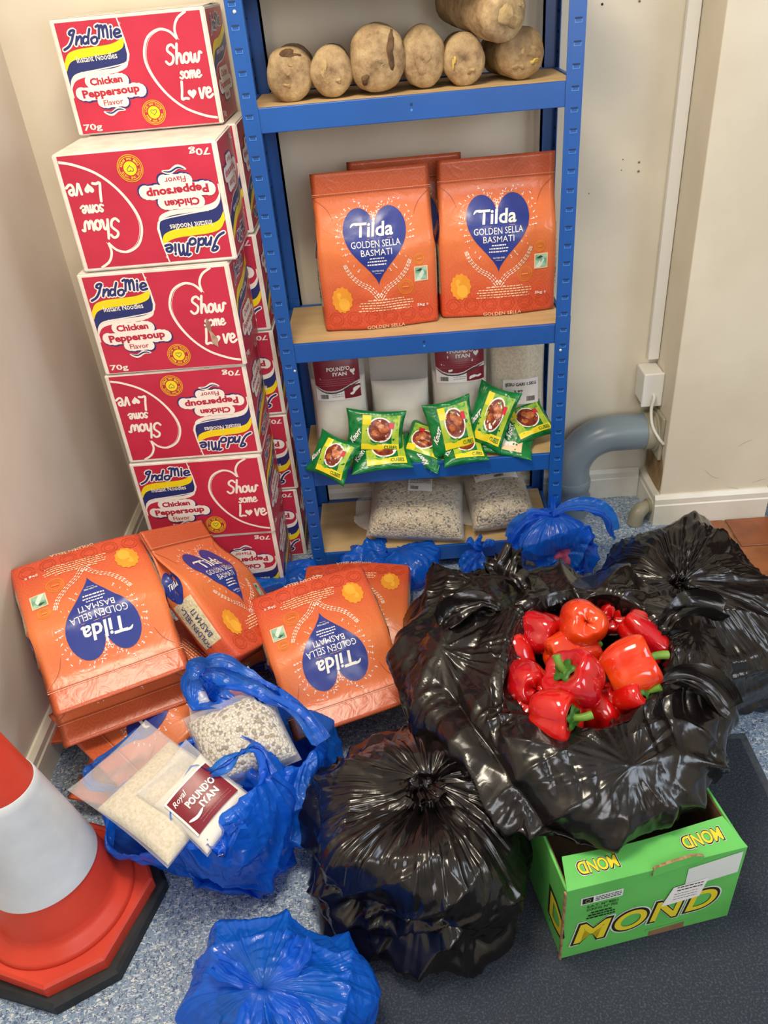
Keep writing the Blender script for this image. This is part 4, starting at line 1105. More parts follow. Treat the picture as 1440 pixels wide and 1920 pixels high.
flat_bag('orange rice bag third down in the heap, lettered side window facing the cone',
         (-.180, -.500, .212), (-.430, -.790, .222), (.15, -.1, .98), 16, fill=.95)
flat_bag('orange rice bag flat on the floor at the foot of the heap',
         (-.275, -.470, .104), (-.372, -.848, .100), (.02, -.02, 1), 17)
flat_bag('orange rice bag flat on the floor by the left wall under the heap', (-.52, -.26, .105), (-.50, -.645, .105), (0, 0, 1), 18, fill=.9)
rice_bag('orange rice bag leaning on its edge against the red cartons', frame((-.100, -.480, .160), (-.50, .50, .58), (.74, .10, .60)), 19, bend=sagbend(-.25), lump=.004)
flat_bag('orange rice bag lying upside-down in the middle of the heap with golden bird uppermost',
         (.030, -.350, .285), (.160, -.738, .150), (.05, -.30, .95), 20, bend=sagbend(.3), lump=.004)
flat_bag('orange rice bag lying behind the middle one against the black sacks', (.145, -.125, .150), (.125, -.490, .125), (.02, -.1, 1), 22)
flat_bag('orange rice bag lying on its face between the red cartons and the blue shelving', (-.335, -.262, .001), (.050, -.268, .001), (0, 0, -1), 23, drop=.5, fill=.72)

# ================================================================== traffic cone
M_cone = mat('cone_orange', 'D8432B', .42, var='C63A25', var_scale=6., bump=.15, bump_scale=40)
M_sleeve = mat('cone_white_sleeve', 'D3D8DE', .35, var='B9BFC6', var_scale=7., bump=.06, bump_scale=30)
M_rubber = mat('black_rubber', '17181A', .6, var='25272A', var_scale=20., bump=.2, bump_scale=80)
cone = thing('traffic_cone', 'orange traffic cone with white sleeve on a black rubber base', 'traffic cone', (-.449, -1.045, 0))
def octa(L, ch, z, rot, grow=0.):
    h = L / 2 + grow; c = ch
    P = [(h, -h + c), (h, h - c), (h - c, h), (-h + c, h), (-h, h - c), (-h, -h + c), (-h + c, -h), (h - c, -h)]
    a, b = math.cos(rot), math.sin(rot)
    return [(x * a - y * b, x * b + y * a, z) for x, y in P]
def plate(name, L, ch, rot, z0, z1, m, edge=.006, top_in=.0):
    V = octa(L, ch, z0, rot) + octa(L, ch, z1 - edge, rot) + octa(L - edge * 2.2, ch * .95, z1, rot) + octa(L * .45, ch * .4, z1 + top_in, rot)
    F = gridF(8, 4, closed_u=True); F.append(tuple(range(7, -1, -1))); F.append(tuple(range(24, 32)))
    return obj(name, V, F, m, cone, smooth=False)
CR = math.radians(-19)
plate('rubber_base', .36, .085, CR + .05, .0005, .030, M_rubber)
plate('orange_base', .325, .078, CR, .0305, .062, M_cone, edge=.005)
V, F = latheVF([(.146, .060), (.148, .066), (.142, .074), (.126, .080), (.120, .092), (.1175, .1)], 64)
obj('cone_skirt', V, F, M_cone, cone, sharp=70)
def cr(z): return .1175 - (z - .1) * .19
V, F = latheVF([(cr(z), z) for z in np.linspace(.1, .62, 24)] + [(.012, .625)], 64); obj('cone_shell', V, F, M_cone, cone)
V, F = latheVF([(cr(.18) + .0005, .18), (cr(.18) + .0028, .18)] + [(cr(z) + .0028, z) for z in np.linspace(.183, .415, 14)] + [(cr(.415) + .0005, .416)], 72)
obj('white_sleeve', V, F, M_sleeve, cone, sharp=60)

# ================================================================== green fruit crate
M_cgreen = mat('crate_green', '67C160', .45, var='5CB456', var_scale=9.)
M_kraft = mat('crate_kraft', '8A6A4A', .8, var='75573B', var_scale=14., bump=.2, bump_scale=120)
M_kedge = mat('crate_cut_edge', 'A98A63', .9, var='7A5F42', var_scale=160.)
M_cyel = mat('crate_yellow', 'E3D02F', .45)
M_cblk = mat('crate_black', '1E1F1A', .5)
M_cwht = mat('crate_white', 'DDE3DC', .45)
crate = thing('fruit_crate', 'bright green cardboard pepper crate lettered in yellow beside the black sack', 'crate', (.6935, -1.162, .009), (0, 0, math.radians(11.0)))
CW, CD, CH, CT = .335, .385, .222, .005
def panel(name, x0, x1, y0, y1, z0, z1, m, inner=None):
    o = box(name, x0, x1, y0, y1, z0, z1, m, crate, bev=.001, seg=1); return o
# front wall with torn notch at the bottom
o = panel('front_panel', -CW / 2, CW / 2, 0, CT, 0, CH, M_cgreen); 
panel('front_lining', -CW / 2 + CT, CW / 2 - CT, CT + .0002, CT + .002, .004, CH - .003, M_kraft)
for sx in (-1, 1):
    a, b = sx * CW / 2, sx * (CW / 2 - CT)
    panel('side_panel', min(a, b), max(a, b), CT + .0003, CD - CT - .0003, 0, CH - .004, M_cgreen)
    c_, d_ = sx * (CW / 2 - CT - .0003), sx * (CW / 2 - CT - .0022)
    panel('side_lining', min(c_, d_), max(c_, d_), CT + .003, CD - CT - .003, .004, CH - .006, M_kraft)
panel('back_panel', -CW / 2, CW / 2, CD - CT, CD, 0, CH - .004, M_cgreen)
panel('crate_floor', -CW / 2 + CT + .0025, CW / 2 - CT - .0025, CT + .0025, CD - CT - .003, .001, .004, M_kraft)
# front top flap folded inwards with a raised cut tab
def flap_z(X, Y): return CH + .0008 + np.asarray(Y) / .06 * np.interp(X, [-.15, -.02, .02, .153], [.004, -.006, -.004, .010])
fx = np.linspace(-1, 1, 25); V = []
for f_, dz in ((0, 0), (.33, 0), (.66, 0), (1, 0), (1, -.004), (.5, -.004), (0, -.004)):
    x_ = fx * (CW / 2 - .001 - .014 * f_); V += list(np.c_[x_, np.full(25, .060 * f_), flap_z(x_, .060 * f_) + dz])
obj('top_flap', V, gridF(25, 7), M_cgreen, crate, smooth=False)
V = [(-.012, -.004, CH - .012), (.078, -.004, CH + .0), (.082, -.003, CH + .010), (.062, -.002, CH + .0165), (.02, -.002, CH + .0125), (-.010, -.002, CH + .006)]
V2 = [(x, y + .005, z) for x, y, z in V]
obj('locking_tab', V + V2, [(5, 4, 3, 2, 1, 0)[::-1], (6, 7, 8, 9, 10, 11)[::-1]] + [((i + 1) % 6, i, 6 + i, 6 + (i + 1) % 6) for i in range(6)], [M_cgreen, M_kedge], crate, smooth=False, midx=[0, 0] + [1] * 6)
# cut corner edge and open slot at the foot of the front
panel('corner_edge', -CW / 2 - .004, -CW / 2 - .0002, -.003, .004, .0, CH - .003, M_kedge)
p = Print()
p.rect(.005, .075, .001, .022, M_kraft, 0, 2, 1); p.poly([(-.005, .026), (.0, .016), (.005, .018), (.075, .022), (.079, .027)], M_cgreen, 0)
for off, m, l in ((.075, M_cwht, 1), (.05, M_cblk, 2), (.0, M_cyel, 3)):
    for ch, x, w in (('M', -.108, .070), ('O', -.034, .062), ('N', .036, .062), ('D', .104, .06)):
        p.text(ch, x - .004, .074 + (x + .108) * .06, w + off * .22, .060 + off * .22, m, l, bold=.025 if off == 0 else .045, shear=.18, res=8)
p.rect(-.140, -.062, .168, .190, M_cwht, 1); p.rect(-.137, -.117, .171, .187, M_cblk, 2); p.ring(-.127, .179, .0045, .0012, mat('crate_star', '8FA45A', .5), 3, 14)
fine_lines(p, -.113, -.065, .183, 3, .005, M_cblk, 2, .0022, 4)
p.text('S.A.T. Nº 9021', -.098, .158, .058, .0075, M_cblk, 2, bold=.015); p.text('O.P.F.H. Nº 702', -.098, .1475, .058, .0075, M_cblk, 2, bold=.015)
fine_lines(p, -.118, -.078, .134, 1, .01, M_cblk, 2, .004, 11); fine_lines(p, -.123, -.073, .126, 1, .01, M_cblk, 2, .004, 12); fine_lines(p, -.126, -.07, .118, 1, .01, M_cblk, 2, .004, 13)
p.poly([(.058, .140), (.160, .150), (.160, .213), (.058, .200)], M_cwht, 1)
p.poly([(.018, .098), (.092, .103), (.103, .158), (.036, .152)], M_paper, 4)
fine_lines(p, .044, .094, .147, 2, .009, M_ink, 5, .003, 14)
fine_lines(p, .04, .085, .128, 3, .008, M_ink, 5, .0014, 9)
p.build('front_print', lambda x, y, o_: np.c_[x, -o_, y], crate, base=.0006)
def flapmap(x, y, o_):
    # printed upside-down: reads from inside the crate
    X = -x; Yy = -y; return np.c_[X, Yy, flap_z(X, Yy) + o_]
for sx in (-.098, .098):
    p = Print()
    for off, m, l in ((.05, M_cwht, 1), (.035, M_cblk, 2), (0., M_cyel, 3)):
        p.text('MOND', -sx, -.032, .072 + off * .12, .023 + off * .12, m, l, bold=.02 + off * .4, res=6)
    p.build('flap_print', flapmap, crate, base=.0008)
p = Print()
for off, m, l in ((.06, M_cblk, 1), (0, M_cyel, 2)): p.text('D', .05, .09, .06 + off * .3, .075 + off * .3, m, l, bold=.03)
p.build('side_print', lambda x, y, o_: np.c_[-CW / 2 - o_, .08 - x, y], crate, base=.0006)

# ================================================================== red peppers
M_pep = mat('pepper_red', 'C8120F', .12, var='D8280F', var_scale=9., var_fac=(.45, .75), spec=.6, coat=.5)
M_pep2 = mat('pepper_orange_red', 'D8310F', .13, var='E04A14', var_scale=8., spec=.6, coat=.5)
M_pep3 = mat('pepper_crimson', 'B80E1C', .12, var='C8120F', var_scale=9., spec=.6, coat=.5)
M_stem = mat('pepper_stem', '5E8A2A', .45, var='82A840', var_scale=30.)
M_calyx = mat('pepper_calyx', '35691F', .45)
def pepper(label, c, axis, r, L, m, seed, lobes=4):
    pe = thing('red_pepper', label, 'pepper', group='red peppers in the open black sack')
    z = Vector(axis).normalized(); q = z.to_track_quat('Z', 'Y'); pe.location = c; pe.rotation_euler = q.to_euler()
    nu, nv = 56, 40; A = np.linspace(0, 2 * math.pi, nu, endpoint=False); S_ = np.linspace(0, 1, nv)
    rg = np.random.RandomState(seed); ph = rg.rand() * 6; V = []
    lob = 1 + .0 * A
    la = .5 + .5 * np.cos(A * lobes + ph); amp = 1 + .25 * np.cos(A + rg.rand() * 6)
    for s in S_:
        th = s * math.pi
        # s=0 blossom end (-z) .. s=1 stem end (+z)
        rad = math.sin(th) ** .62 * (.84 + .16 * sstep(.2, .8, s))
        zz = -math.cos(th); zz = math.copysign(abs(zz) ** .8, zz) * L / 2
        k = .17 + .15 * abs(math.cos(th)) ** 2
        rr = r * rad * (1 - k * (1 - la ** .6) * amp)
        dz = 0
        if s > .72: dz = -.42 * r * ((s - .72) / .28) ** 1.6 - .10 * r * (1 - la) * (s - .72) / .28
        if s < .22: dz = .20 * r * ((.22 - s) / .22) ** 1.3 + .14 * r * (1 - la) * (.22 - s) / .22
        V.append(np.c_[rr * np.cos(A), rr * np.sin(A), np.full(nu, zz) + dz])
    P = np.concatenate(V); P += (fbm(P * 16 + seed, seed)[:, None] * .03 * P)
    F = gridF(nu, nv, closed_u=True); F.append(tuple(range(nu - 1, -1, -1))); F.append(tuple((nv - 1) * nu + k for k in range(nu)))
    obj('pepper_flesh', P, F, m, pe)
    ztop = L / 2 - .40 * r
    a = np.linspace(0, 2 * math.pi, 30, endpoint=False); rr = .30 * r * (1 + .22 * np.cos(5 * a))
    V = []
    for k, (q_, h) in enumerate(((1.15, .016), (1., .10), (.6, .14), (.32, .2))): V += list(np.c_[q_ * rr * np.cos(a), q_ * rr * np.sin(a), np.full(30, ztop + h * r + (.1 * r * (q_ > .9)))])
    cal = obj('calyx', V, gridF(30, 4, closed_u=True), M_calyx, pe)
    bx_, by_ = rg.uniform(-.25, .25, 2) * r
    V, F = tubeVF(catmull([(0, 0, ztop + .08 * r), (bx_ * .2, by_ * .2, ztop + .3 * r), (bx_ * .8, by_ * .8, ztop + .48 * r), (bx_ * 1.5, by_ * 1.5, ztop + .62 * r)], 8), np.linspace(.11, .13, 8) * r, 10)
    obj('stem', V, F, M_stem, cal, sharp=60)
    return pe
PP = [((1092, 1170, .395), (-.05, .62, -.75), .052, .098, M_pep2, 'red pepper perched highest at the back of the heap, blossom lobes up'),
      ((1018, 1188, .350), (-.5, .6, -.3), .050, .095, M_pep3, 'dark red pepper half hidden behind the highest one'),
      ((1212, 1195, .352), (.55, -.55, -.35), .044, .125, M_pep3, 'long dark red pepper against the right rim of the sack'),
      ((966, 1225, .335), (.2, -.5, -.6), .042, .085, M_pep, 'small red pepper tucked against the left rim of the sack'),
      ((1078, 1277, .402), (-.42, .02, .55), .057, .100, M_pep3, 'crimson pepper in the centre with an upright green stem'),
      ((1182, 1250, .385), (.85, .12, .35), .060, .112, M_pep2, 'large orange-red pepper whose stem points to the right rim'),
      ((993, 1283, .355), (-.1, .75, -.5), .047, .110, M_pep3, 'long crimson pepper lying along the left rim'),
      ((1043, 1338, .378), (.72, -.50, .22), .054, .095, M_pep, 'red pepper at the near rim with a thick green stem end'),
      ((1192, 1302, .355), (.55, -.30, .55), .048, .080, M_pep, 'red pepper with a notched green stem at the near right rim'),
      ((1072, 1222, .345), (.8, .3, -.1), .048, .12, M_pep2, 'orange-red pepper lying between the highest and the central one'),
      ((1122, 1335, .318), (.3, -.4, -.7), .044, .085, M_pep, 'red pepper low in the gap at the near rim'),
      ((978, 1345, .322), (-.4, -.3, -.6), .036, .075, M_pep3, 'small crimson pepper in the near left corner'),
      ((1150, 1160, .322), (.2, .5, -.5), .044, .09, M_pep3, 'crimson pepper in the shade of the far rim'),
      ((1148, 1318, .320), (-.3, .2, -.8), .04, .085, M_pep3, 'crimson pepper in the dark gap beside the notched-stem one')]
for i, (c, ax, r, L, m, lb) in enumerate(PP): pepper(lb, tuple(onz(*c)), ax, r * 1.13, L * 1.06, m, 40 + i * 3, 4 if i % 3 else 3)
# ================================================================== plastic carrier bags and sacks
def sack_mat():
    m = film('black_sack_film', (.006, .0045, .0045), (.02, .015, .015), 0, 0, rough=.22, bump=.22, spec=.6, dist=.003); return m
M_sack = sack_mat()
M_bluef = film('blue_bag_film', (.012, .17, .86), (.12, .45, 1.), .40, .28, rough=.1, bump=.8, spec=.9, dist=.004)
M_bluef2 = film('blue_bag_film_dense', (.010, .17, .84), (.08, .40, 1.), .22, .34, rough=.1, bump=.8, spec=.9, dist=.004)
def polar_loop(pts, c, n):
    """radius and height as smooth functions of the angle round c, from a few world points"""
    P = np.asarray(pts, float); a = np.arctan2(P[:, 1] - c[1], P[:, 0] - c[0]) % (2 * math.pi); r = np.hypot(P[:, 0] - c[0], P[:, 1] - c[1])
    o = np.argsort(a); a, r, z = a[o], r[o], P[o, 2]
    A = np.r_[a[-2:] - 2 * math.pi, a, a[:2] + 2 * math.pi]; Rr = np.r_[r[-2:], r, r[:2]]; Z = np.r_[z[-2:], z, z[:2]]
    t_ = np.linspace(0, 2 * math.pi, n, endpoint=False)
    # smooth interpolation: linear then circular blur
    rr = np.interp(t_, A, Rr); zz = np.interp(t_, A, Z); k = max(3, n // 16) | 1; ker = np.hanning(k + 2)[1:-1]; ker /= ker.sum()
    def bl(x): return np.convolve(np.r_[x[-k:], x, x[:k]], ker, 'same')[k:-k]
    rr, zz = bl(rr), bl(zz)
    return np.c_[c[0] + rr * np.cos(t_), c[1] + rr * np.sin(t_), zz]
def ell(cx, cy, z, rx, ry, n, rot=0., irr=.05, seed=0):
    t_ = np.linspace(0, 2 * math.pi, n, endpoint=False); q = 1 + irr * (np.sin(2 * t_ + seed) * .6 + np.sin(3 * t_ + seed * 2.3) * .5 + np.sin(5 * t_ + seed * 1.7) * .3)
    x = rx * q * np.cos(t_); y = ry * q * np.sin(t_)
    return np.c_[cx + x * math.cos(rot) - y * math.sin(rot), cy + x * math.sin(rot) + y * math.cos(rot), np.full(n, z)]
def folds(p, s, n, f0, f1, lo=.05, hi=.6, pw=2.6):
    """sparse sharp folds: flat panels between narrow ridges, in random directions"""
    rg = np.random.RandomState(s); r = 0
    for k in range(n):
        d = rg.normal(size=3); d /= np.linalg.norm(d); f = f0 * (f1 / f0) ** (k / max(n - 1, 1))
        m = sstep(lo, hi, vnoise(p * f * .22 + k * 7.3, s + k))
        w = vnoise(p * f * .22 + 31.7, s + 50 + k) * .9
        x = tri(p @ d * f * .6 + rg.rand() + w)
        r = r + m * (x ** pw * rg.choice([1, 1, -.8]) - .22) / f
    return r
def gather(P, k, amp, seed, reach):
    """pleats radiating from a gather: crisp, elongated, splitting into finer ones towards it"""
    D = P - np.array(k); rho = np.linalg.norm(D, axis=1); a = np.arctan2(D[:, 1], D[:, 0]) / (2 * math.pi); r = 0
    A = np.stack([np.cos(a * 2 * math.pi), np.sin(a * 2 * math.pi)], -1)
    for i_, n in enumerate((7, 13, 23, 41, 70)):
        lam = 2 * math.pi * rho / n
        w = np.exp(-(np.log(np.maximum(lam, 1e-4) / .022)) ** 2 / .9)
        wv = vnoise(np.c_[A * n * .16, rho * 5 + i_ * 9.1], seed + i_) * .9
        m = sstep(-.35, .5, vnoise(np.c_[A * n * .3, rho * 9 + 4.4 + i_], seed + 20 + i_))
        x = tri(a * n + wv)
        r = r + w * m * (x ** 1.6 - .4) * np.minimum(lam, .05) * .26
    return r * amp * np.exp(-(rho / reach) ** 2.2) * sstep(.004, .03, rho)
def sack_skin(name, loops, m, parent, knots=(), seed=1, crease=1., pleat=1., npl=17, ns=180, zmin=.0012, open_top=False, ragged=0., reach=.16, closed_base=True):
    n = len(loops[0]); L = np.stack(loops)            # (k, n, 3)
    S = catmull(L, ns)                                # (ns, n, 3)
    F = gridF(n, ns, closed_u=True)
    th = np.tile(np.linspace(0, 1, n, endpoint=False), ns); sv = np.repeat(np.linspace(0, 1, ns), n)
    P = S.reshape(-1, 3); N = vnormals(P, F)
    d = creases(P, seed, 5, 3., 7.) * crease * .13 + .006 * crease * fbm(P * 5 + seed, seed, 2)
    far = np.ones(len(P))
    for (kx, ky, kz, amp) in knots:
        d = d + gather(P, (kx, ky, kz), amp * pleat, seed, reach)
        far = far * (1 - .85 * np.exp(-(np.linalg.norm(P - np.array([kx, ky, kz]), axis=1) / reach) ** 2))
    d = d + (folds(P, seed + 300, 9, 6., 22.) * .42 + folds(P, seed + 500, 8, 20., 60., .15, .6) * .40) * crease * far
    if open_top: d = d * np.clip((1 - sv) * 8 + .35, 0, 1)
    P2 = P + N * d[:, None]
    if ragged:
        e = sstep(.90, 1., sv); c = S[-1].mean(0); rg = np.array([.55 * vnoise(np.array([q_ * 40., 3.3, seed * 1.]), seed) + .45 * vnoise(np.array([q_ * 130., 8.1, seed * 1.]), seed + 1) for q_ in np.linspace(0, 1, n, endpoint=False)])
        rg = np.tile(rg, ns); D = P2 - c; D[:, 2] = 0; D /= np.maximum(np.linalg.norm(D, axis=1, keepdims=True), 1e-6)
        P2 = P2 - D * (e * rg * ragged)[:, None]; P2[:, 2] += e * rg * ragged * .6
    P2[:, 2] = np.maximum(P2[:, 2], zmin)
    if closed_base: F = F + [tuple(range(n - 1, -1, -1))]
    return obj(name, P2, F, m, parent, uv=np.c_[th, sv])
def tuft(name, k, up, lean, size, m, parent, seed, nl=9, neck=.012):
    """gathered, twisted end of a tied sack that opens into a crumpled frill"""
    z = Vector(up).normalized(); q = z.to_track_quat('Z', 'Y').to_matrix(); rg = np.random.RandomState(seed)
    n, nv = 72, 22; A = np.linspace(0, 2 * math.pi, n, endpoint=False); V = []
    f1 = np.cos(nl * A + rg.rand() * 6) * .5 + .35 * np.cos((nl * 2 + 1) * A + rg.rand() * 6) + .3 * np.cos(3 * A + rg.rand() * 6)
    for h in np.linspace(-.15, 1, nv):
        hh = max(h, 0); r = neck * (1 + 1.2 * max(-h, 0) * 4) + size * .62 * hh ** 1.25 * (.55 + .45 * f1 * 1.0)
        w = 1.2 * hh
        x = r * np.cos(A + w); y = r * np.sin(A + w) * .7; zz = h * size * .8 + size * .3 * hh * f1 - size * .55 * hh ** 2
        Q = np.c_[x + lean[0] * hh ** 1.5 * size, y + lean[1] * hh ** 1.5 * size, zz]
        V.append(Q)
    P = np.concatenate(V); P = P @ np.array(q).T + np.array(k)
    F = gridF(n, nv, closed_u=True)
    P = P + vnormals(P, F) * (creases(P, seed, 7, 20, 90) * .3)[:, None]
    return obj(name, P, F, m, parent, uv=[(i / n, j / nv) for j in range(nv) for i in range(n)])
def ear(name, k, path, width, m, parent, seed, curl=.5):
    """one ruffled strip of film pulled out of a knot"""
    C = catmull([k] + [tuple(np.array(k) + np.array(p)) for p in path], 26); nw = 13; V = []
    T = np.gradient(C, axis=0); T /= np.linalg.norm(T, axis=1, keepdims=True)
    sd = np.cross(T, [0, 0, 1.]); sd /= np.maximum(np.linalg.norm(sd, axis=1, keepdims=True), 1e-6); up = np.cross(sd, T)
    for i in range(26):
        q = i / 25; w = width * (.16 + .84 * math.sin(min(q * 1.35, 1) * math.pi / 2) ** 1.3) * (1 - .25 * sstep(.8, 1, q))
        for j in range(nw):
            s = j / (nw - 1) * 2 - 1
            V.append(C[i] + sd[i] * s * w + up[i] * w * (curl * s * s - .25 * curl + .30 * math.sin(s * 7 + seed) * (.4 + .6 * q)))
    P = np.array(V); F = gridF(nw, 26)
    P = P + vnormals(P, F) * (creases(P, seed, 7, 14, 60) * .2)[:, None]
    return obj(name, P, F, m, parent, uv=[(j / nw * .3, i / 26) for i in range(26) for j in range(nw)])
NT = 384
def tied_sack(label, c, rx, ry, h, knot, m, seed, name='black_sack', cat='bin bag', rot=0., tuft_size=.07, lean=(.4, -.3), group=None, bulge=.42, crease=1., ear_paths=(), zb_=.002, npl=17, reach=.17, dip=.018, pleat=1.):
    o = thing(name, label, cat, group=group); o.location = (c[0], c[1], zb_)
    kx, ky, kz = knot; L = []
    for q, zf, rf in ((0, 0., .12), (0, 0., .62), (0, .03, .84), (.02, .16, .97), (.05, bulge, 1.0), (.12, .66, .94), (.3, .86, .74), (.55, .965, .48), (.8, 1.0, .26), (.94, 1.0, .10), (1., 1.0 - dip / h, .045)):
        cx_, cy_ = c[0] + (kx - c[0]) * q, c[1] + (ky - c[1]) * q
        L.append(ell(cx_, cy_, zb_ + (kz - zb_) * zf, rx * rf, ry * rf, NT, rot, .07 if rf > .3 else .12, seed + q))
    s = sack_skin('sack_body', L, m, o, [(kx, ky, kz, 1.)], seed, crease, pleat, zmin=zb_, npl=npl, reach=reach)
    if tuft_size: t_ = tuft('tied_end', (kx, ky, kz - dip), (lean[0] * .5, lean[1] * .5, 1), lean, tuft_size, m, o, seed + 5); 
    for k, (pth, w) in enumerate(ear_paths): ear('handle_end', (kx, ky, kz - dip * .5), pth, w, m, o, seed + k * 3)
    for ch in o.children: ch.location = -o.location
    return o
# front tied sack
tied_sack('tied black plastic sack on the mat beside the green crate', (.272, -.992), .255, .252, .28, (.305, -1.000, .292), M_sack, 5, rot=.2, zb_=.0095, tuft_size=.06, lean=(.05, .75), npl=27, reach=.25, pleat=2.0, crease=1.05)
# sack behind on the right, tied
tied_sack('tied black plastic sack in front of the skirting by the brown tiles', (.995, -.435), .272, .280, .3, (.930, -.490, .300), M_sack, 9, rot=-.25, tuft_size=.07, lean=(.5, -.3), npl=25, reach=.25, pleat=2.0, crease=1.05)
# sack behind on the left
tied_sack('tied black plastic sack between the rice bags and the blue shelving', (.470, -.385), .195, .185, .25, (.560, -.420, .262), M_sack, 13, rot=.1, tuft_size=.085, lean=(.65, .35), npl=23, reach=.2, pleat=1.9, crease=1.1)
# open sack of peppers resting on the crate
os_ = thing('black_sack', 'open torn black plastic sack full of red peppers resting on the green crate', 'bin bag', (.60, -.82, .232))
cc = (.64, -.785)
def W(u, v, z): return tuple(onz(u, v, z))
rim = [W(952, 1250, .372), W(962, 1330, .372), W(1000, 1368, .368), W(1100, 1374, .366), W(1170, 1346, .368), W(1222, 1290, .372), W(1262, 1235, .378), W(1225, 1165, .382), W(1150, 1118, .384), W(1060, 1112, .384), W(985, 1140, .38), W(955, 1190, .375)]
wide = [W(760, 1330, .245), W(742, 1250, .26), W(790, 1150, .27), W(900, 1105, .28), W(1060, 1075, .29), W(1200, 1100, .30), W(1310, 1180, .29), W(1352, 1300, .28), W(1345, 1420, .262), W(1235, 1540, .262), W(1100, 1590, .262), W(960, 1560, .262), W(840, 1450, .255)]
def mix_loop(A, B, f, dz=0.):
    Q = A * (1 - f) + B * f; Q = Q.copy(); Q[:, 2] += dz; return Q
Rm = polar_loop(rim, cc, NT); Wd = polar_loop(wide, cc, NT); ctr = np.array([cc[0], cc[1], .237])
b1_ = ctr + (Wd - ctr) * [.84, .84, 0]; b1_[:, 2] = .2365
b0_ = ctr + (Wd - ctr) * [.25, .25, 0]; b0_[:, 2] = .2365
Wl = Wd.copy(); Wl[:, 2] = .243 + .25 * (Wd[:, 2] - .243); Wl[:, :2] = ctr[:2] + (Wd[:, :2] - ctr[:2]) * .965
inn = Rm.copy(); inn[:, :2] = cc + (Rm[:, :2] - cc) * .93; inn[:, 2] -= .030
rtop = Rm.copy(); rtop[:, :2] = cc + (Rm[:, :2] - cc) * 1.06; rtop[:, 2] += .006
so = sack_skin('sack_body', [b0_, b1_, Wl, Wd, mix_loop(Wd, Rm, .33, .035), mix_loop(Wd, Rm, .66, .028), rtop, Rm, inn], M_sack, os_,
    [(*W(838, 1238, .33), 1.2), (*W(1300, 1190, .36), 1.0), (*W(1180, 1450, .33), .7), (*W(960, 1160, .36), .8)], 21, 1.15, 1.3, npl=23, ns=190, zmin=.2355, open_top=True, ragged=.022, reach=.13)
# torn frills standing up along the rim
for k, (a, pth, w) in enumerate((((1000, 1128, .38), [(-.03, .03, .03), (-.05, .07, .03), (-.02, .12, .06)], .03), ((950, 1150, .37), [(-.05, .01, .02), (-.10, .0, .01), (-.14, -.03, .0)], .035), ((1240, 1190, .385), [(.03, .02, .03), (.08, .03, .035), (.13, .02, .02)], .034), ((1235, 1290, .375), [(.04, .0, .02), (.08, -.02, .01), (.12, -.05, -.03)], .035))):
    ear('torn_strip', W(*a), pth, w, M_sack, os_, 31 + k, curl=.8)
for ch in os_.children: ch.location = -os_.location

# ---- blue carrier bags
tied_sack('tied blue carrier bag in front of the right shelf post', (.735, -.085), .142, .085, .2, (.715, -.070, .228), M_bluef, 41, name='blue_bag', cat='carrier bag', tuft_size=0, crease=1.0, npl=23, reach=.15, pleat=1.2,
    ear_paths=(([(.0, .01, .03), (.0, .015, .06)], .012), ([(-.03, .0, .012), (-.055, .0, .018), (-.075, -.005, .012)], .013), ([(.03, .01, .012), (.09, .02, .01), (.15, .02, -.02), (.18, .01, -.09)], .035), ([(-.06, .0, -.0), (-.1, .0, -.03), (-.125, .0, -.08)], .03)))
# what shows through it
def red_lump(label, c, r, m, seed, name='wrapped_packet', cat='packet'):
    V, F = latheVF([(math.sin(a) ** .7 * r[0], -math.cos(a) * r[2]) for a in np.linspace(.02, math.pi - .02, 20)], 32)
    P = np.array(V); P[:, 1] *= r[1] / r[0]; P += vnormals(P, F) * (creases(P, seed, 6, 10, 40) * .3)[:, None]
    o = obj(name, P, F, m); o.location = c; return tag(o, label, cat)
red_lump('crimson packet seen dimly through the tied blue bag by the shelf', (.745, -.082, .092), (.075, .036, .052), mat('packet_crimson', '8E1F4A', .4, var='C86A8A', var_scale=18.), 3)
tied_sack('tied blue carrier bag on the speckled floor between cone and mat', (.028, -1.272), .168, .125, .2, (.020, -1.322, .215), M_bluef2, 47, name='blue_bag', cat='carrier bag', rot=-.1, tuft_size=0, crease=1.0, npl=23, reach=.17, pleat=1.25, bulge=.5,
    ear_paths=(([(-.03, .015, .012), (-.06, .03, .014), (-.085, .05, .006)], .020), ([(.03, .02, .012), (.05, .05, .015), (.06, .085, .008)], .026), ([(.03, -.02, .008), (.06, -.05, .008), (.075, -.08, .0)], .028), ([(-.015, -.03, .01), (-.02, -.07, .008)], .022)))
red_lump('green packet seen through the tied blue bag on the speckled floor', (.02, -1.285, .100), (.10, .075, .085), mat('packet_green', '2E8A4A', .4, var='9FC65A', var_scale=14.), 6)
# blue film lying in folds
def blue_sheet(label, pts, m, seed, amp=1.):
    """crumpled empty carrier bag: pts = outline on px with heights, centre raised"""
    c = np.mean([W(*p) for p in pts], axis=0); Lo = polar_loop([W(*p) for p in pts], c, 160)
    L = []
    for f, dz in ((1.0, -.045), (1.02, -.02), (1., .0), (.8, .020), (.5, .030), (.2, .034), (.03, .034)):
        Q = c + (Lo - c) * f; Q[:, 2] = np.maximum(Lo[:, 2] * f + c[2] * (1 - f) + dz, .002); L.append(Q)
    o = thing('blue_bag', label, 'carrier bag'); o.location = (c[0], c[1], 0)
    b = sack_skin('film', L, m, o, [(c[0] + .05, c[1], c[2] + .03, 1.)], seed, 1.6 * amp, 1.2, npl=11, ns=70, reach=.12); b.location = -o.location
    return o
blue_sheet('crumpled blue carrier bag between the red cartons and the rice bags', [(445, 1075, .05), (470, 1052, .07), (540, 1050, .07), (592, 1068, .05), (575, 1095, .05), (520, 1110, .05), (470, 1100, .05)], M_bluef2, 51)
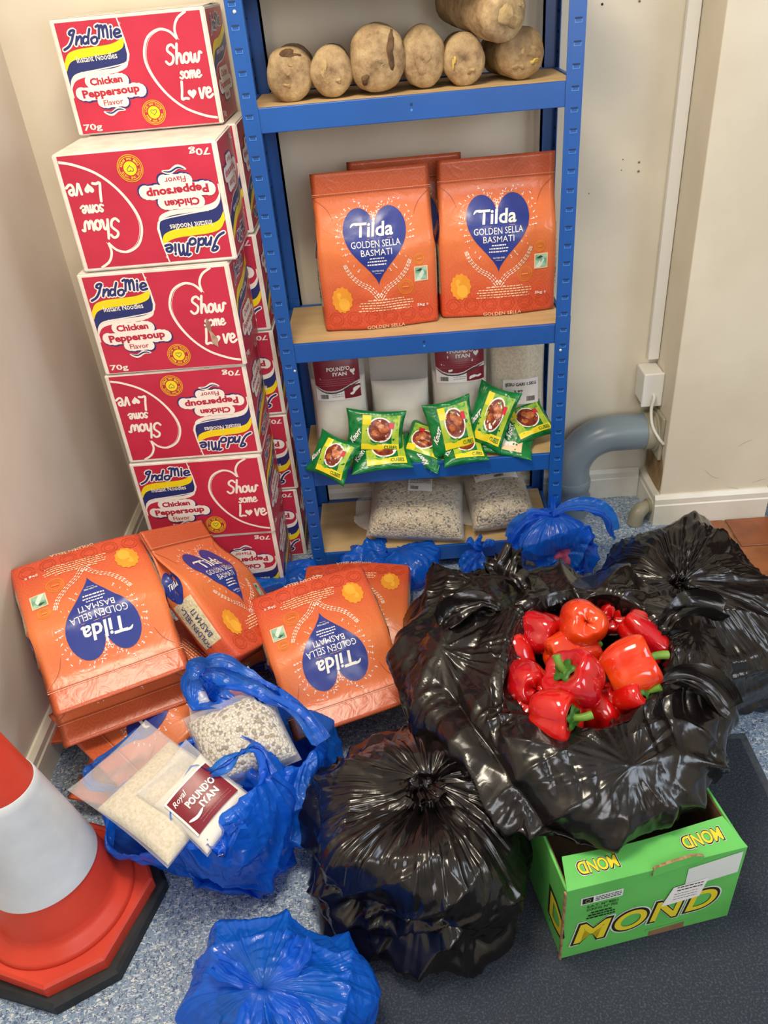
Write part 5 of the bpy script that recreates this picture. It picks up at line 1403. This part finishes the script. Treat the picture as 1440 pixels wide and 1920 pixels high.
blue_sheet('crumpled blue carrier bag under the bottom shelf edge behind the rice bags', [(640, 1040, .06), (690, 1020, .085), (760, 1025, .07), (820, 1040, .05), (800, 1075, .05), (720, 1075, .05), (655, 1066, .05)], M_bluef2, 57)
kb = thing('blue_bag', 'small knotted end of blue carrier bag by the bottom shelf', 'carrier bag'); kc = W(900, 1034, .075)
for k, (pth, w) in enumerate((([(-.02, .0, .02), (-.035, .0, .045)], .016), ([(.02, .005, .015), (.045, .0, .025)], .015), ([(.0, .01, .02), (.005, .01, .045)], .014), ([(.0, -.02, -.02), (.0, -.04, -.06)], .03), ([(-.03, -.01, -.01), (-.06, -.02, -.05)], .03))):
    ear('handle_end', kc, pth, w, M_bluef2, kb, 63 + k, curl=.6)
# ================================================================== two open blue carrier bags with pouches in them
def strip(name, pts, width, m, parent, seed, n=48, lift=.0):
    """ribbon of film along a path of (u, v, z) points, roughly standing on edge"""
    C = catmull([W(*p) for p in pts], n); T = np.gradient(C, axis=0); T /= np.linalg.norm(T, axis=1, keepdims=True); V = []; nw = 9
    sd = np.cross(T, [0, -.5, .85]); sd /= np.linalg.norm(sd, axis=1, keepdims=True); up = np.cross(sd, T)
    for i in range(n):
        q = i / (n - 1); w = width * (.75 + .25 * math.sin(q * 9 + seed))
        for j in range(nw):
            s = j / (nw - 1) * 2 - 1
            V.append(C[i] + sd[i] * s * w + up[i] * (w * .55 * s * s + .25 * w * math.sin(s * 6 + q * 8 + seed)))
    P = np.array(V); F = gridF(nw, n); P = P + vnormals(P, F) * (folds(P, seed, 6, 12, 50, 0, .5) * .5)[:, None]
    return obj(name, P, F, m, parent, uv=[(j / nw * .3, i / n) for i in range(n) for j in range(nw)])
def open_bag(label, rings, m, seed, c, gathers, ragged=.006):
    o = thing('blue_bag', label, 'carrier bag', (c[0], c[1], .001)); L = []
    n = 300
    for r in rings: L.append(polar_loop([W(*p) for p in r], c, n))
    b = L[0].copy(); b[:, :2] = np.array(c) + (b[:, :2] - c) * .2
    lip = L[-1].copy(); lip[:, :2] = np.array(c) + (lip[:, :2] - c) * .95; lip[:, 2] -= .02
    sack_skin('bag_film', [b] + L + [lip], m, o, [(*W(*g[:3]), g[3]) for g in gathers], seed, 1.0, 1.6, ns=140, open_top=True, ragged=ragged, reach=.14)
    return o
c2 = W(400, 1545, .1)[:2]
ob = open_bag('open blue carrier bag with flour pouches sticking out, beside the traffic cone',
    [[(480, 1694, .001), (545, 1600, .001), (525, 1500, .001), (420, 1470, .001), (330, 1540, .001), (350, 1630, .001)],
     [(484, 1690, .03), (560, 1590, .05), (540, 1480, .07), (400, 1430, .09), (262, 1520, .09), (240, 1610, .085), (370, 1655, .04)],
     [(478, 1630, .12), (550, 1540, .15), (535, 1440, .18), (400, 1400, .17), (235, 1490, .15), (205, 1600, .125), (340, 1625, .11)],
     [(420, 1545, .235), (470, 1500, .262), (500, 1430, .268), (400, 1375, .25), (290, 1430, .22), (210, 1505, .18), (196, 1590, .15), (285, 1600, .16), (350, 1582, .20)]],
    M_bluef2, 71, c2, [(330, 1560, .19, .9), (480, 1440, .25, .6)])
strip('handle', [(455, 1540, .26), (410, 1575, .245), (345, 1572, .235), (328, 1515, .265), (365, 1470, .285), (425, 1432, .295), (478, 1402, .295), (502, 1450, .275)], .009, M_bluef2, ob, 3)
strip('handle', [(215, 1480, .19), (170, 1470, .2), (172, 1440, .22), (230, 1395, .24), (262, 1375, .245)], .012, M_bluef2, ob, 5)
for ch in ob.children: ch.location = -ob.location
def tilt_pouch(label, cen, xa, xb, nrm, w, h, t, fill, mcont, seed, art=None, film_m=None):
    x = (Vector(W(*xb)) - Vector(W(*xa))).normalized(); n = Vector(nrm); n = (n - x * n.dot(x)).normalized(); u = n.cross(x)
    M = frame(Vector(W(*cen)) - u * (h / 2), u, n)
    return pouch(label, M, w, h, t, fill, mcont, seed, art, film_m, group='pouches in the open blue bag')
g1 = tilt_pouch('clear zip pouch of cream gari sticking out of the open blue bag', (292, 1478, .245), (140, 1490, .27), (300, 1345, .27), (-.15, -.45, .88), .205, .275, .06, .70, M_gari, 81)
def royal(p):
    p.rect(-.055, .055, .035, .125, M_maroon, 0, 8, 6); p.rect(-.055, -.051, .035, .125, M_paper, 1, 1, 6); p.rect(-.055, .055, .121, .125, M_paper, 1, 8, 1)
    p.text('Royal', -.028, .107, .036, .014, M_paper, 3, bold=.01, shear=.4, rot=.1)
    p.text("POUND'O", .006, .088, .070, .016, M_paper, 3, bold=.035); p.text('IYAN', .010, .068, .042, .015, M_paper, 3, bold=.035)
    p.stroke([(-.048, .064), (-.03, .058), (-.012, .062)], .006, M_paper, 3, smooth=8, taper=True); fine_lines(p, -.03, .045, .05, 2, .006, mat('label_pink', 'B0606C', .5), 3)
g2 = tilt_pouch('clear zip pouch of white flour with maroon label inside the open blue bag', (368, 1492, .262), (340, 1545, .25), (425, 1450, .27), (.0, -.5, .82), .135, .19, .045, .75, M_flour, 85, royal)
c3 = W(525, 1460, .1)[:2]
ob2 = open_bag('open blue carrier bag of white beans behind the one with flour pouches',
    [[(570, 1590, .001), (605, 1470, .001), (560, 1390, .001), (470, 1410, .001), (470, 1520, .001)],
     [(574, 1580, .05), (618, 1440, .07), (585, 1368, .09), (460, 1385, .10), (420, 1480, .09), (500, 1580, .05)],
     [(570, 1500, .15), (612, 1400, .16), (572, 1345, .18), (440, 1345, .19), (400, 1420, .18), (480, 1500, .15)],
     [(545, 1450, .205), (598, 1385, .21), (560, 1330, .235), (460, 1310, .25), (390, 1335, .25), (380, 1390, .235), (460, 1450, .21)]],
    M_bluef2, 91, c3, [(590, 1390, .22, .9), (395, 1310, .26, .6)])
strip('handle', [(604, 1392, .225), (566, 1336, .265), (500, 1296, .29), (430, 1262, .305), (385, 1256, .31), (374, 1276, .30), (400, 1312, .28), (450, 1330, .265)], .026, M_bluef2, ob2, 9)
for ch in ob2.children: ch.location = -ob2.location
bw = thing('bean_bag', 'clear zip bag of white beans inside the rear open blue bag', 'bag of beans'); bw.matrix_world = frame(W(452, 1385, .215), (-.35, .75, .25), (.1, -.35, .9))
f_ = pillow_fn(.20, .20, .10, 93, 2.6, 2.6, .05, .0014); g_ = pillow_fn(.19, .17, .094, 94, 2.6, 2.6, .05, .0009)
V, F, UV = pillow_VF(g_, .19, .17); obj('beans', V, F, M_beansw, bw, uv=UV)
V, F, UV = pillow_VF(f_, .20, .20); obj('clear_bag', V, F, M_clear, bw, uv=UV)
V = []; a = np.linspace(-.085, .085, 24)
for k, q in enumerate((0, .35, .7, 1.)): V += list(np.c_[a * (1 - .15 * q), .01 * np.sin(a * 70 + k) * q - .01 * q, np.full(24, .085 + q * .07)])
obj('bag_top', V, gridF(24, 4), M_milky, bw)
